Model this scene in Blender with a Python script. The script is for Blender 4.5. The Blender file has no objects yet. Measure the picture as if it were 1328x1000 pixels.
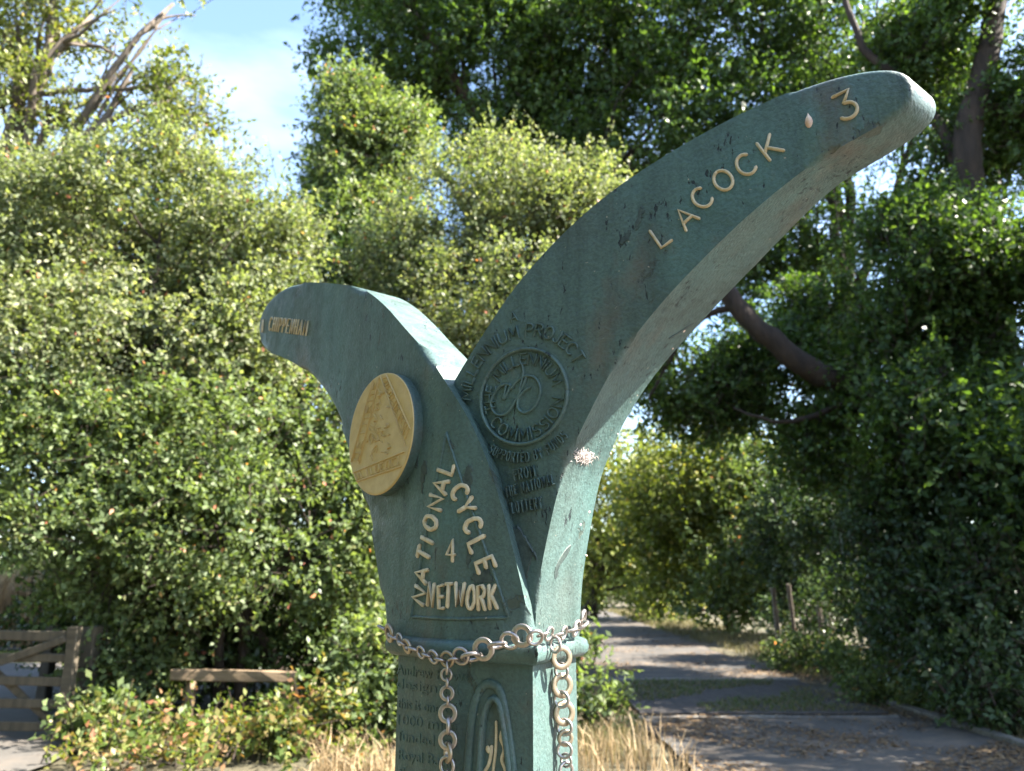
import bpy, bmesh, math, random
import numpy as np
from mathutils import Vector, Matrix

R = math.radians
scene = bpy.context.scene
COL = scene.collection

# ------------------------------------------------------------------ camera
EYE = 1.5
FPX = 1037.0                     # focal length in photo pixels (photo 1328 x 1000)
PITCH = R(13.8)
cam_d = bpy.data.cameras.new('camera')
cam = bpy.data.objects.new('camera', cam_d)
COL.objects.link(cam)
cam.location = (0, 0, EYE)
cam.rotation_euler = (R(90) + PITCH, 0, 0)
cam_d.sensor_width = 36
cam_d.lens = FPX / 1328 * 36
cam_d.clip_start = 0.05
cam_d.clip_end = 2000
cam_d.dof.use_dof = True
cam_d.dof.focus_distance = 1.07
cam_d.dof.aperture_fstop = 7.0
scene.camera = cam

# ------------------------------------------------------------------ sky, sun, exposure
SUN_EL, SUN_AZ = 46.0, 95.0      # azimuth clockwise from +Y
world = bpy.data.worlds.new('World')
scene.world = world
world.use_nodes = True
wn, wl = world.node_tree.nodes, world.node_tree.links
wn.clear()
w_out = wn.new('ShaderNodeOutputWorld')
w_bg = wn.new('ShaderNodeBackground')
w_sky = wn.new('ShaderNodeTexSky')
w_sky.sky_type = 'NISHITA'
w_sky.sun_disc = False
w_sky.sun_elevation = R(SUN_EL)
w_sky.sun_rotation = R(SUN_AZ)
w_sky.air_density = 1.0
w_sky.dust_density = 0.6
w_sky.ozone_density = 1.6
w_tc = wn.new('ShaderNodeTexCoord')
w_map = wn.new('ShaderNodeMapping')
w_map.inputs['Scale'].default_value = (1.2, 1.2, 3.5)
w_map.inputs['Rotation'].default_value = (0.2, 0.35, 0.6)
w_noise = wn.new('ShaderNodeTexNoise')
w_noise.inputs['Scale'].default_value = 2.6
w_noise.inputs['Detail'].default_value = 8
w_noise.inputs['Roughness'].default_value = 0.55
w_ramp = wn.new('ShaderNodeValToRGB')
w_ramp.color_ramp.elements[0].position = 0.42
w_ramp.color_ramp.elements[0].color = (0, 0, 0, 1)
w_ramp.color_ramp.elements[1].position = 0.78
w_ramp.color_ramp.elements[1].color = (0.2, 0.2, 0.2, 1)
w_mix = wn.new('ShaderNodeMix')
w_mix.data_type = 'RGBA'
w_mix.inputs['B'].default_value = (7.5, 8.2, 9.2, 1)       # thin high cloud
wl.new(w_tc.outputs['Generated'], w_map.inputs['Vector'])
wl.new(w_map.outputs['Vector'], w_noise.inputs['Vector'])
wl.new(w_noise.outputs['Fac'], w_ramp.inputs['Fac'])
wl.new(w_ramp.outputs['Color'], w_mix.inputs['Factor'])
wl.new(w_sky.outputs['Color'], w_mix.inputs['A'])
wl.new(w_mix.outputs['Result'], w_bg.inputs['Color'])
w_bg.inputs['Strength'].default_value = 0.072
wl.new(w_bg.outputs['Background'], w_out.inputs['Surface'])

sun_d = bpy.data.lights.new('sun', 'SUN')
sun_d.energy = 5.0
sun_d.angle = R(0.5)
sun_d.color = (1.0, 0.93, 0.82)
sun = bpy.data.objects.new('sun', sun_d)
COL.objects.link(sun)
_sd = Vector((math.cos(R(SUN_EL)) * math.sin(R(SUN_AZ)), math.cos(R(SUN_EL)) * math.cos(R(SUN_AZ)), math.sin(R(SUN_EL))))
sun.rotation_euler = _sd.to_track_quat('Z', 'Y').to_euler()
sun.location = _sd * 60

vs = scene.view_settings
vs.view_transform = 'Standard'
vs.look = 'None'
vs.exposure = 2.95
vs.gamma = 1.0
vs.use_curve_mapping = False
scene.render.engine = 'CYCLES'
scene.cycles.max_bounces = 8
scene.cycles.transparent_max_bounces = 8
scene.cycles.sample_clamp_indirect = 6

# ------------------------------------------------------------------ layout helper
def ray(x, y):
    xs, ys = (x - 664) / FPX, (500 - y) / FPX
    return np.array([xs, math.cos(PITCH) - ys * math.sin(PITCH), math.sin(PITCH) + ys * math.cos(PITCH)])

def at(x, y, Y):
    """world point seen at photo position x, y, standing Y metres away"""
    r = ray(x, y)
    r = r * (Y / r[1])
    return Vector((r[0], r[1], EYE + r[2]))

# ------------------------------------------------------------------ materials
def new_mat(name):
    m = bpy.data.materials.new(name)
    m.use_nodes = True
    nt = m.node_tree
    nt.nodes.clear()
    out = nt.nodes.new('ShaderNodeOutputMaterial')
    b = nt.nodes.new('ShaderNodeBsdfPrincipled')
    nt.links.new(b.outputs[0], out.inputs[0])
    return m, nt, b, out

def node(nt, t, **kw):
    n = nt.nodes.new(t)
    for k, v in kw.items():
        if k.startswith('i_'):
            n.inputs[k[2:].replace('_', ' ')].default_value = v
        else:
            setattr(n, k, v)
    return n

def noise(nt, vec, scale, detail=6, rough=0.55, dist=0.0):
    n = node(nt, 'ShaderNodeTexNoise')
    n.inputs['Scale'].default_value = scale
    n.inputs['Detail'].default_value = detail
    n.inputs['Roughness'].default_value = rough
    n.inputs['Distortion'].default_value = dist
    nt.links.new(vec, n.inputs['Vector'])
    return n.outputs['Fac']

def ramp(nt, fac, stops, interp='LINEAR'):
    n = node(nt, 'ShaderNodeValToRGB')
    cr = n.color_ramp
    cr.interpolation = interp
    while len(cr.elements) < len(stops):
        cr.elements.new(0.5)
    for e, (p, c) in zip(cr.elements, stops):
        e.position = p
        e.color = (*c, 1) if len(c) == 3 else c
    nt.links.new(fac, n.inputs['Fac'])
    return n.outputs['Color']

def mixc(nt, fac, a, b, blend='MIX'):
    n = node(nt, 'ShaderNodeMix', data_type='RGBA', blend_type=blend)
    for s, v in (('Factor', fac), ('A', a), ('B', b)):
        if isinstance(v, (int, float)):
            n.inputs[s].default_value = v
        elif isinstance(v, tuple):
            n.inputs[s].default_value = (*v, 1)
        else:
            nt.links.new(v, n.inputs[s])
    return n.outputs['Result']

def math_n(nt, op, a, b=0.0):
    n = node(nt, 'ShaderNodeMath', operation=op)
    for i, v in enumerate((a, b)):
        if isinstance(v, (int, float)):
            n.inputs[i].default_value = v
        else:
            nt.links.new(v, n.inputs[i])
    return n.outputs[0]

def bump(nt, b, h, strength, dist):
    n = node(nt, 'ShaderNodeBump')
    n.inputs['Strength'].default_value = strength
    n.inputs['Distance'].default_value = dist
    nt.links.new(h, n.inputs['Height'])
    nt.links.new(n.outputs[0], b.inputs['Normal'])

def g3(v):
    return (v, v, v)

def coords(nt, scale=(1, 1, 1), rot=(0, 0, 0)):
    t = node(nt, 'ShaderNodeTexCoord')
    m = node(nt, 'ShaderNodeMapping')
    m.inputs['Scale'].default_value = scale
    m.inputs['Rotation'].default_value = rot
    nt.links.new(t.outputs['Object'], m.inputs['Vector'])
    return m.outputs['Vector']

def paint_mat(name, base, chip=0.70, rough=0.42):
    """old thick gloss paint on cast iron: orange peel, runs, chips and rusty tints"""
    m, nt, b, out = new_mat(name)
    v = coords(nt)
    big = noise(nt, v, 5, 5)
    fine = noise(nt, v, 240, 3)
    mid = noise(nt, v, 45, 4)
    tone = ramp(nt, big, [(0.3, (base[0] * .95, base[1] * .78, base[2] * .70)), (0.7, (base[0] * 1.05, base[1] * 1.18, base[2] * 1.12))])
    speck = ramp(nt, fine, [(0.36, g3(0.72)), (0.62, g3(1.1))])
    c = mixc(nt, 0.7, tone, speck, 'MULTIPLY')
    # rusty / pinkish weathering
    rust = ramp(nt, noise(nt, coords(nt, (1, 1, 0.6)), 9, 7, 0.62), [(0.55, g3(0)), (0.72, g3(0.5))])
    c = mixc(nt, rust, c, (0.13, 0.085, 0.06))
    # worn-through patches down to the older coat
    pat = ramp(nt, noise(nt, coords(nt, (1, 1, .7)), 11, 9, 0.66, 0.5), [(0.635, g3(0)), (0.645, g3(1))])
    c = mixc(nt, math_n(nt, 'MULTIPLY', pat, 0.75), c, (0.05, 0.062, 0.048))
    streak = ramp(nt, noise(nt, coords(nt, (1, 1, .12)), 34, 5, 0.6), [(0.4, g3(1.18)), (0.68, g3(0.55))])
    c = mixc(nt, 0.55, c, streak, 'MULTIPLY')
    # small chips, stretched upright, gathered in patches
    cv = coords(nt, (1.5, 1.5, 0.55))
    gather = ramp(nt, noise(nt, v, 15, 3), [(0.48, g3(0)), (0.72, g3(0.14))])
    cn = math_n(nt, 'ADD', noise(nt, cv, 95, 4, 0.62, 0.3), gather)
    chips = ramp(nt, cn, [(chip, g3(0)), (chip + 0.02, g3(1))])
    c = mixc(nt, chips, c, (0.012, 0.02, 0.022))
    # pale dust specks
    sp = ramp(nt, noise(nt, v, 150, 2), [(0.74, g3(0)), (0.77, g3(0.7))])
    c = mixc(nt, sp, c, (0.38, 0.33, 0.26))
    nt.links.new(c, b.inputs['Base Color'])
    rr = ramp(nt, mid, [(0.3, g3(rough - 0.1)), (0.7, g3(rough + 0.14))])
    nt.links.new(rr, b.inputs['Roughness'])
    b.inputs['Specular IOR Level'].default_value = 0.36
    h = math_n(nt, 'ADD', math_n(nt, 'MULTIPLY', fine, 0.6), math_n(nt, 'MULTIPLY', mid, 0.9))
    h = math_n(nt, 'SUBTRACT', h, math_n(nt, 'MULTIPLY', chips, 1.0))
    h = math_n(nt, 'SUBTRACT', h, math_n(nt, 'MULTIPLY', pat, 0.7))
    bump(nt, b, h, 0.8, 0.002)
    return m

def simple_mat(name, c0, c1, scale=30, rough=0.6, bump_s=0.3, bump_d=0.002, metallic=0.0, stretch=(1, 1, 1), spec=0.5):
    m, nt, b, out = new_mat(name)
    v = coords(nt, stretch)
    n1 = noise(nt, v, scale, 6, 0.6)
    c = ramp(nt, n1, [(0.3, c0), (0.7, c1)])
    nt.links.new(c, b.inputs['Base Color'])
    b.inputs['Roughness'].default_value = rough
    b.inputs['Metallic'].default_value = metallic
    b.inputs['Specular IOR Level'].default_value = spec
    bump(nt, b, noise(nt, v, scale * 3, 5, 0.6), bump_s, bump_d)
    return m

def leaf_mat(name, stops, trans=0.35, rough=0.42, tint=(1.25, 1.35, 0.5)):
    m, nt, b, out = new_mat(name)
    a = node(nt, 'ShaderNodeAttribute', attribute_name='rnd')
    c = ramp(nt, a.outputs['Fac'], stops)
    nt.links.new(c, b.inputs['Base Color'])
    b.inputs['Roughness'].default_value = rough
    b.inputs['Specular IOR Level'].default_value = 0.3
    t = node(nt, 'ShaderNodeBsdfTranslucent')
    nt.links.new(mixc(nt, 1.0, c, tint, 'MULTIPLY'), t.inputs['Color'])
    mx = node(nt, 'ShaderNodeMixShader')
    mx.inputs[0].default_value = trans
    nt.links.new(b.outputs[0], mx.inputs[1])
    nt.links.new(t.outputs[0], mx.inputs[2])
    nt.links.new(mx.outputs[0], out.inputs[0])
    return m

M = {}
M['paint'] = paint_mat('green_paint', (0.062, 0.108, 0.109))
M['gold'] = simple_mat('gold_paint', (0.40, 0.275, 0.10), (0.49, 0.35, 0.145), 60, 0.45, 0.35, 0.001)
M['gold_letter'] = simple_mat('gold_letter_paint', (0.38, 0.30, 0.18), (0.58, 0.49, 0.34), 90, 0.42, 0.3, 0.0008)
M['old_paint'] = simple_mat('bared_old_paint', (0.012, 0.022, 0.024), (0.05, 0.075, 0.065), 120, 0.6, 0.5, 0.001)
M['scuff'] = simple_mat('pale_scuff', (0.42, 0.35, 0.32), (0.7, 0.63, 0.6), 150, 0.8, 0.5, 0.001)
M['primer'] = simple_mat('worn_primer', (0.50, 0.30, 0.22), (0.78, 0.66, 0.58), 90, 0.6, 0.5, 0.001)
M['steel'] = simple_mat('chain_steel', (0.30, 0.265, 0.25), (0.5, 0.455, 0.43), 70, 0.34, 0.2, 0.0004, metallic=0.92)
M['brassy'] = simple_mat('chain_brassy', (0.26, 0.21, 0.15), (0.42, 0.345, 0.25), 70, 0.4, 0.2, 0.0004, metallic=0.85)
M['wood'] = simple_mat('gate_wood', (0.042, 0.034, 0.023), (0.095, 0.076, 0.05), 22, 0.8, 0.5, 0.004, stretch=(1, 1, 0.2))
M['wood_dark'] = simple_mat('dark_post_wood', (0.035, 0.03, 0.026), (0.08, 0.068, 0.055), 20, 0.85, 0.5, 0.004, stretch=(1, 1, 0.2))
M['wood_rail'] = simple_mat('rail_wood', (0.11, 0.075, 0.045), (0.23, 0.165, 0.10), 16, 0.8, 0.5, 0.006, stretch=(0.15, 1, 1))
M['bark'] = simple_mat('oak_bark', (0.014, 0.009, 0.006), (0.045, 0.028, 0.019), 7, 0.9, 1.0, 0.03, stretch=(1, 1, 0.25))
M['bark_pale'] = simple_mat('ash_bark', (0.07, 0.055, 0.042), (0.15, 0.12, 0.095), 8, 0.9, 0.8, 0.02, stretch=(1, 1, 0.3))
M['concrete'] = simple_mat('concrete', (0.08, 0.075, 0.065), (0.19, 0.175, 0.15), 14, 0.85, 0.5, 0.004)
M['iron'] = simple_mat('grid_iron', (0.02, 0.018, 0.016), (0.06, 0.048, 0.04), 18, 0.65, 0.4, 0.002)

L_PALE = [(0, (0.075, 0.102, 0.048)), (0.35, (0.162, 0.193, 0.093)), (0.8, (0.274, 0.288, 0.177)), (0.965, (0.372, 0.351, 0.243)), (0.975, (0.398, 0.193, 0.112)), (1.0, (0.447, 0.146, 0.112))]
L_HAZEL = [(0, (0.063, 0.094, 0.043)), (0.5, (0.132, 0.176, 0.072)), (0.92, (0.217, 0.257, 0.114)), (0.955, (0.342, 0.257, 0.102)), (0.97, (0.531, 0.257, 0.124)), (1.0, (0.562, 0.186, 0.145))]
L_OAK = [(0, (0.031, 0.059, 0.021)), (0.5, (0.059, 0.101, 0.033)), (0.95, (0.101, 0.154, 0.047)), (1.0, (0.160, 0.203, 0.058))]
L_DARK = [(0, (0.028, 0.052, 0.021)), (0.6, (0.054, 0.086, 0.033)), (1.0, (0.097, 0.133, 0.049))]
L_YELLOW = [(0, (0.083, 0.110, 0.025)), (0.5, (0.154, 0.179, 0.045)), (0.9, (0.264, 0.263, 0.075)), (0.95, (0.396, 0.304, 0.080)), (1.0, (0.440, 0.315, 0.090))]
L_BRAMBLE = [(0, (0.045, 0.075, 0.02)), (0.3, (0.085, 0.125, 0.03)), (0.48, (0.15, 0.17, 0.045)), (0.64, (0.19, 0.145, 0.06)), (0.8, (0.22, 0.14, 0.075)), (1.0, (0.30, 0.12, 0.07))]
L_DRY = [(0, (0.167, 0.117, 0.058)), (0.6, (0.309, 0.225, 0.126)), (1.0, (0.435, 0.335, 0.209))]
L_VERGE = [(0, (0.065, 0.075, 0.026)), (0.4, (0.130, 0.116, 0.053)), (1.0, (0.222, 0.177, 0.091))]
L_LITTER = [(0, (0.087, 0.050, 0.025)), (0.6, (0.174, 0.112, 0.056)), (1.0, (0.260, 0.186, 0.105))]
M['l_pale'] = leaf_mat('pale_leaf', L_PALE, 0.45, 0.5)
M['l_hazel'] = leaf_mat('hazel_leaf', L_HAZEL, 0.45, 0.5)
M['l_oak'] = leaf_mat('oak_leaf', L_OAK, 0.42, 0.4, (1.6, 1.7, 0.45))
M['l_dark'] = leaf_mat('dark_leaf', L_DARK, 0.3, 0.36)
M['l_yellow'] = leaf_mat('yellow_leaf', L_YELLOW, 0.42, 0.45)
M['l_bramble'] = leaf_mat('bramble_leaf', L_BRAMBLE, 0.38, 0.42)
M['l_dry'] = leaf_mat('dry_grass', L_DRY, 0.25, 0.7, (1, 1, 0.9))
M['l_verge'] = leaf_mat('verge_grass', L_VERGE, 0.3, 0.65, (1.1, 1.1, 0.8))
M['l_grass'] = leaf_mat('green_grass', [(0, (0.04, 0.07, 0.02)), (0.7, (0.10, 0.14, 0.04)), (1, (0.22, 0.2, 0.09))], 0.3, 0.55)
M['litter'] = leaf_mat('leaf_litter', L_LITTER, 0.15, 0.7, (1, 1, 1))

def ground_mat():
    m, nt, b, out = new_mat('dry_ground')
    v = coords(nt)
    c = ramp(nt, noise(nt, v, 0.6, 8, 0.6), [(0.3, (0.04, 0.042, 0.02)), (0.5, (0.08, 0.068, 0.036)), (0.7, (0.125, 0.10, 0.06))])
    c = mixc(nt, 0.8, c, ramp(nt, noise(nt, v, 14, 6, 0.7), [(0.3, g3(0.55)), (0.7, g3(1.2))]), 'MULTIPLY')
    nt.links.new(c, b.inputs['Base Color'])
    b.inputs['Roughness'].default_value = 0.95
    bump(nt, b, noise(nt, v, 9, 8, 0.7), 0.8, 0.06)
    return m

def tarmac_mat(name, lo, hi, dust):
    m, nt, b, out = new_mat(name)
    v = coords(nt)
    c = ramp(nt, noise(nt, v, 0.9, 6, 0.6), [(0.3, (lo * 1.1, lo, lo * .88)), (0.7, (hi * 1.1, hi, hi * .88))])
    c = mixc(nt, 0.8, c, ramp(nt, noise(nt, v, 130, 3, 0.7), [(0.3, g3(0.5)), (0.7, g3(1.45))]), 'MULTIPLY')
    d = ramp(nt, noise(nt, v, 1.3, 9, 0.68), [(0.48, g3(0)), (0.68, g3(dust))])
    c = mixc(nt, d, c, (0.17, 0.125, 0.085))
    nt.links.new(c, b.inputs['Base Color'])
    b.inputs['Roughness'].default_value = 0.9
    bump(nt, b, noise(nt, v, 150, 3, 0.7), 0.5, 0.006)
    return m

M['ground'] = ground_mat()
M['tarmac'] = tarmac_mat('tarmac', 0.03, 0.05, 0.5)
M['tarmac_pale'] = tarmac_mat('worn_tarmac', 0.04, 0.065, 0.75)
M['gravel'] = tarmac_mat('track_gravel', 0.045, 0.075, 0.3)

# ------------------------------------------------------------------ object helpers
def tag(o, label=None, cat=None, group=None, kind=None):
    if label: o['label'] = label
    if cat: o['category'] = cat
    if group: o['group'] = group
    if kind: o['kind'] = kind
    return o

def empty(name, loc, label, cat, group=None):
    o = bpy.data.objects.new(name, None)
    COL.objects.link(o)
    o.location = loc
    o.empty_display_size = 0.1
    return tag(o, label, cat, group)

def link_mesh(name, me, mat, parent=None, loc=None):
    o = bpy.data.objects.new(name, me)
    COL.objects.link(o)
    if mat is not None and not me.materials:
        me.materials.append(mat)
    if parent is not None:
        o.parent = parent
    if loc is not None:
        o.location = loc
    return o

def pydata(name, verts, faces, mat, parent=None, origin=(0, 0, 0), smooth=True, loc=None):
    ox, oy, oz = origin
    me = bpy.data.meshes.new(name)
    me.from_pydata([(v[0] - ox, v[1] - oy, v[2] - oz) for v in verts], [], faces)
    me.validate()
    me.update()
    if smooth:
        me.polygons.foreach_set('use_smooth', [True] * len(me.polygons))
    return link_mesh(name, me, mat, parent, loc)

def from_bm(name, bm, mat, parent=None, smooth=False, loc=None):
    bmesh.ops.recalc_face_normals(bm, faces=bm.faces)
    me = bpy.data.meshes.new(name)
    bm.to_mesh(me)
    bm.free()
    if smooth:
        me.polygons.foreach_set('use_smooth', [True] * len(me.polygons))
    return link_mesh(name, me, mat, parent, loc)

def box_mesh(size, bev=0.0, seg=1, jitter=0.0, seed=0, cuts=0):
    bm = bmesh.new()
    bmesh.ops.create_cube(bm, size=1)
    bmesh.ops.scale(bm, vec=size, verts=bm.verts)
    if cuts:
        ax = max(range(3), key=lambda i: size[i])
        es = [e for e in bm.edges if abs((e.verts[0].co - e.verts[1].co)[ax]) > size[ax] * 0.9]
        bmesh.ops.subdivide_edges(bm, edges=es, cuts=cuts, use_grid_fill=True)
    if jitter:
        rg = random.Random(seed)
        for v in bm.verts:
            v.co += Vector([(rg.random() - .5) * jitter for _ in range(3)])
    if bev:
        bmesh.ops.bevel(bm, geom=list(bm.edges), offset=bev, segments=seg, affect='EDGES', profile=0.5)
    return bm

def tube_data(path, radii, sides=8, rng=None, wob=0.0):
    """tapered tube through points; returns verts, faces"""
    P = [Vector(p) for p in path]
    V, F = [], []
    ref = Vector((0.31, 0.87, 0.38)).normalized()
    for i, p in enumerate(P):
        t = (P[min(i + 1, len(P) - 1)] - P[max(i - 1, 0)]).normalized()
        a = t.cross(ref)
        if a.length < 1e-3:
            a = t.cross(Vector((1, 0, 0)))
        a.normalize()
        b = t.cross(a)
        for k in range(sides):
            an = 2 * math.pi * k / sides
            rr = radii[i] * (1 + (rng.uniform(-wob, wob) if rng else 0))
            V.append(p + a * math.cos(an) * rr + b * math.sin(an) * rr)
    for i in range(len(P) - 1):
        for k in range(sides):
            k2 = (k + 1) % sides
            F.append((i * sides + k, i * sides + k2, (i + 1) * sides + k2, (i + 1) * sides + k))
    F.append(tuple(range(sides))[::-1])
    F.append(tuple(range((len(P) - 1) * sides, len(P) * sides)))
    return V, F

def merge(parts):
    V, F = [], []
    for v, f in parts:
        o = len(V)
        V += list(v)
        F += [tuple(i + o for i in q) for q in f]
    return V, F

def wander(a, b, n, amp, rng, sag=0.0):
    a, b = Vector(a), Vector(b)
    L = (b - a).length
    out = []
    off = Vector((0, 0, 0))
    for i in range(n + 1):
        t = i / n
        if 0 < i < n:
            off += Vector([rng.uniform(-1, 1) for _ in range(3)]) * amp * L / n
        out.append(a.lerp(b, t) + off * math.sin(math.pi * t) + Vector((0, 0, sag * math.sin(math.pi * t))))
    return out

# ------------------------------------------------------------------ setting: ground, road, track
def sheet(name, xs, ys, zf, mat, kind='structure'):
    V = [(x, y, zf(x, y)) for y in ys for x in xs]
    n = len(xs)
    F = [(j * n + i, j * n + i + 1, (j + 1) * n + i + 1, (j + 1) * n + i) for j in range(len(ys) - 1) for i in range(n - 1)]
    o = pydata(name, V, F, mat)
    return tag(o, kind=kind)

def bumps(x, y):
    return 0.02 * math.sin(x * 1.3 + 0.4 * y) + 0.02 * math.sin(y * 0.9 - x * 0.7)

def ground_z(x, y):
    r = math.hypot(x, y - 10)
    z = bumps(x, y) * 0.5
    if r > 60:
        z += 0.0
    # level beds for road and track
    return min(z, 0.02) - 0.03

gx = list(np.concatenate([np.linspace(-900, -60, 8), np.linspace(-50, 50, 101), np.linspace(60, 900, 8)]))
gy = list(np.concatenate([np.linspace(-200, -12, 5), np.linspace(-10, 70, 81), np.linspace(80, 1600, 10)]))
ground = sheet('ground', gx, gy, ground_z, M['ground'])

def road_sheet(name, rows, z, mat, nx=8):
    V, F = [], []
    for (y, x0, x1) in rows:
        for i in range(nx + 1):
            V.append((x0 + (x1 - x0) * i / nx, y, z))
    n = nx + 1
    for j in range(len(rows) - 1):
        for i in range(nx):
            F.append((j * n + i, j * n + i + 1, (j + 1) * n + i + 1, (j + 1) * n + i))
    return tag(pydata(name, V, F, mat), kind='structure')

rg = random.Random(4)
rows = []
for y in np.linspace(13.3, 70, 60):
    rows.append((y, 1.5 + 0.0006 * (y - 13) ** 2 + rg.uniform(-.06, .06), 4.55 + 0.0008 * (y - 13) ** 2 + rg.uniform(-.1, .1)))
road_sheet('road', rows, 0.004, M['tarmac'])
rows = []
for y in np.linspace(-6, 9.72, 40):
    rows.append((y, 1.45 - max(0, 6 - y) * 0.25 + rg.uniform(-.05, .05), 4.75 + max(0, 6 - y) * 0.1 + rg.uniform(-.03, .03)))
road_sheet('lane', rows, 0.008, M['tarmac_pale'])
rows = []
for y in np.linspace(6.5, 16.0, 24):
    rows.append((y, -14 - rg.random(), -3.95 - 0.28 * max(0, y - 9.0) + rg.uniform(-.05, .05)))
road_sheet('track', rows, 0.006, M['gravel'])
rows = [(y, -40, -4 - 0.2 * (y - 16)) for y in np.linspace(19, 22, 6)]
road_sheet('path', rows, 0.01, M['gravel'])

# ------------------------------------------------------------------ the cast-iron signpost
TH, PHI = R(28), R(50)                         # plan headings of the right and left halves
A0 = np.array([-0.085, 1.058])                 # the fold in the middle of the front face
D_R = np.array([math.cos(TH), -math.sin(TH)])
D_L = np.array([-math.cos(PHI), math.sin(PHI)])
BEND = 0.035

class Plan:
    """front face as a vertical sheet: u runs along the face, v goes back into the metal"""
    def __init__(self, off=0.0):
        us = np.arange(-1.1, 0.8001, 0.001)
        hd = np.where(us > BEND, TH, np.where(us < -BEND, PHI, PHI + (TH - PHI) * (us + BEND) / (2 * BEND)))
        dx, dy = np.cos(hd), -np.sin(hd)
        i0 = int(np.argmin(abs(us)))
        x = np.cumsum(dx) * 0.001
        y = np.cumsum(dy) * 0.001
        x += A0[0] - x[i0]
        y += A0[1] - y[i0]
        self.nx, self.ny = np.sin(hd), np.cos(hd)
        self.us, self.x, self.y = us, x, y
        self.off = off
    def pt(self, u, v=0.0):
        v = v + self.off
        nx, ny = np.interp(u, self.us, self.nx), np.interp(u, self.us, self.ny)
        return np.interp(u, self.us, self.x) + nx * v, np.interp(u, self.us, self.y) + ny * v
    def uz(self, px, py, v=0.0):
        r = ray(px, py)
        X = self.x + self.nx * (v + self.off)
        Y = self.y + self.ny * (v + self.off)
        c = X * r[1] - Y * r[0]
        k = int(np.argmin(abs(c)))
        if 0 < k < len(c) - 1:
            j = k + 1 if c[k] * c[k + 1] < 0 else k - 1
            w = c[k] / (c[k] - c[j]) if c[k] != c[j] else 0
            u = self.us[k] + (self.us[j] - self.us[k]) * w
            Yk = Y[k] + (Y[j] - Y[k]) * w
        else:
            u, Yk = self.us[k], Y[k]
        return float(u), float(EYE + r[2] * Yk / r[1])
    def p3(self, u, v, z):
        x, y = self.pt(u, v)
        return (float(x), float(y), float(z))

FRONT = Plan(0.0)            # left arm and raised middle
BACKR = Plan(0.016)          # right arm lies one centimetre behind
BASE = (float(FRONT.pt(0.0, 0.07)[0]), float(FRONT.pt(0.0, 0.07)[1]), 0.0)
sign = empty('signpost', BASE, 'weathered green cast iron signpost with two curving arms and gold lettering', 'signpost')

def smooth_poly(pts, closed, n):
    """Catmull-Rom through points"""
    P = [np.array(p, float) for p in pts]
    out = []
    N = len(P)
    rng_ = range(N if closed else N - 1)
    for i in rng_:
        if closed:
            p0, p1, p2, p3 = P[i - 1], P[i], P[(i + 1) % N], P[(i + 2) % N]
        else:
            p0, p1, p2, p3 = P[max(i - 1, 0)], P[i], P[i + 1], P[min(i + 2, N - 1)]
        for k in range(n):
            t = k / n
            out.append(0.5 * ((2 * p1) + (-p0 + p2) * t + (2 * p0 - 5 * p1 + 4 * p2 - p3) * t * t + (-p0 + 3 * p1 - 3 * p2 + p3) * t ** 3))
    if not closed:
        out.append(P[-1])
    return out

def slab(name, plan, outline, thick, bev, mat, parent, cuts=(), tip=0.0):
    """solid arm: outline (u,z) on the front face, thickness thick(u), rounded front edge"""
    bm = bmesh.new()
    fv = [bm.verts.new((u, 0, z)) for u, z in outline]
    f = bm.faces.new(fv)
    bm.normal_update()
    r = bmesh.ops.extrude_face_region(bm, geom=[f])
    nv = [g for g in r['geom'] if isinstance(g, bmesh.types.BMVert)]
    for v in nv:
        v.co.y = 0.1
    front_edges = [e for e in bm.edges if abs(e.verts[0].co.y) < 1e-6 and abs(e.verts[1].co.y) < 1e-6]
    bmesh.ops.bevel(bm, geom=front_edges, offset=bev, segments=3, affect='EDGES', profile=0.5, clamp_overlap=True)
    back_edges = [e for e in bm.edges if e.verts[0].co.y > 0.0999 and e.verts[1].co.y > 0.0999]
    bmesh.ops.bevel(bm, geom=back_edges, offset=bev, segments=2, affect='EDGES', profile=0.5, clamp_overlap=True)
    big = [q for q in bm.faces if len(q.verts) > 4]
    bmesh.ops.triangulate(bm, faces=big)
    for c in cuts:
        bmesh.ops.bisect_plane(bm, geom=list(bm.verts) + list(bm.edges) + list(bm.faces), plane_co=(c, 0, 0), plane_no=(1, 0, 0))
    big = [q for q in bm.faces if len(q.verts) > 4]
    if big:
        bmesh.ops.triangulate(bm, faces=big)
    for v in bm.verts:
        u, vv, z = v.co
        t = thick(u)
        d = vv if vv < bev * 1.01 else (bev + (vv - bev) / (0.1 - bev) * (t - bev))
        if tip:
            k_ = min(1.0, max(0.0, (u - .50) / .10))
            u = u + tip * k_ * k_ * (3 - 2 * k_) * vv / .1
        x, y = plan.pt(u, d)
        v.co = (x - BASE[0], y - BASE[1], z)
    bmesh.ops.recalc_face_normals(bm, faces=bm.faces)
    o = from_bm(name, bm, mat, parent)
    me = o.data
    me.polygons.foreach_set('use_smooth', [True] * len(me.polygons))
    me.set_sharp_from_angle(angle=R(32))
    return o

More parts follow.
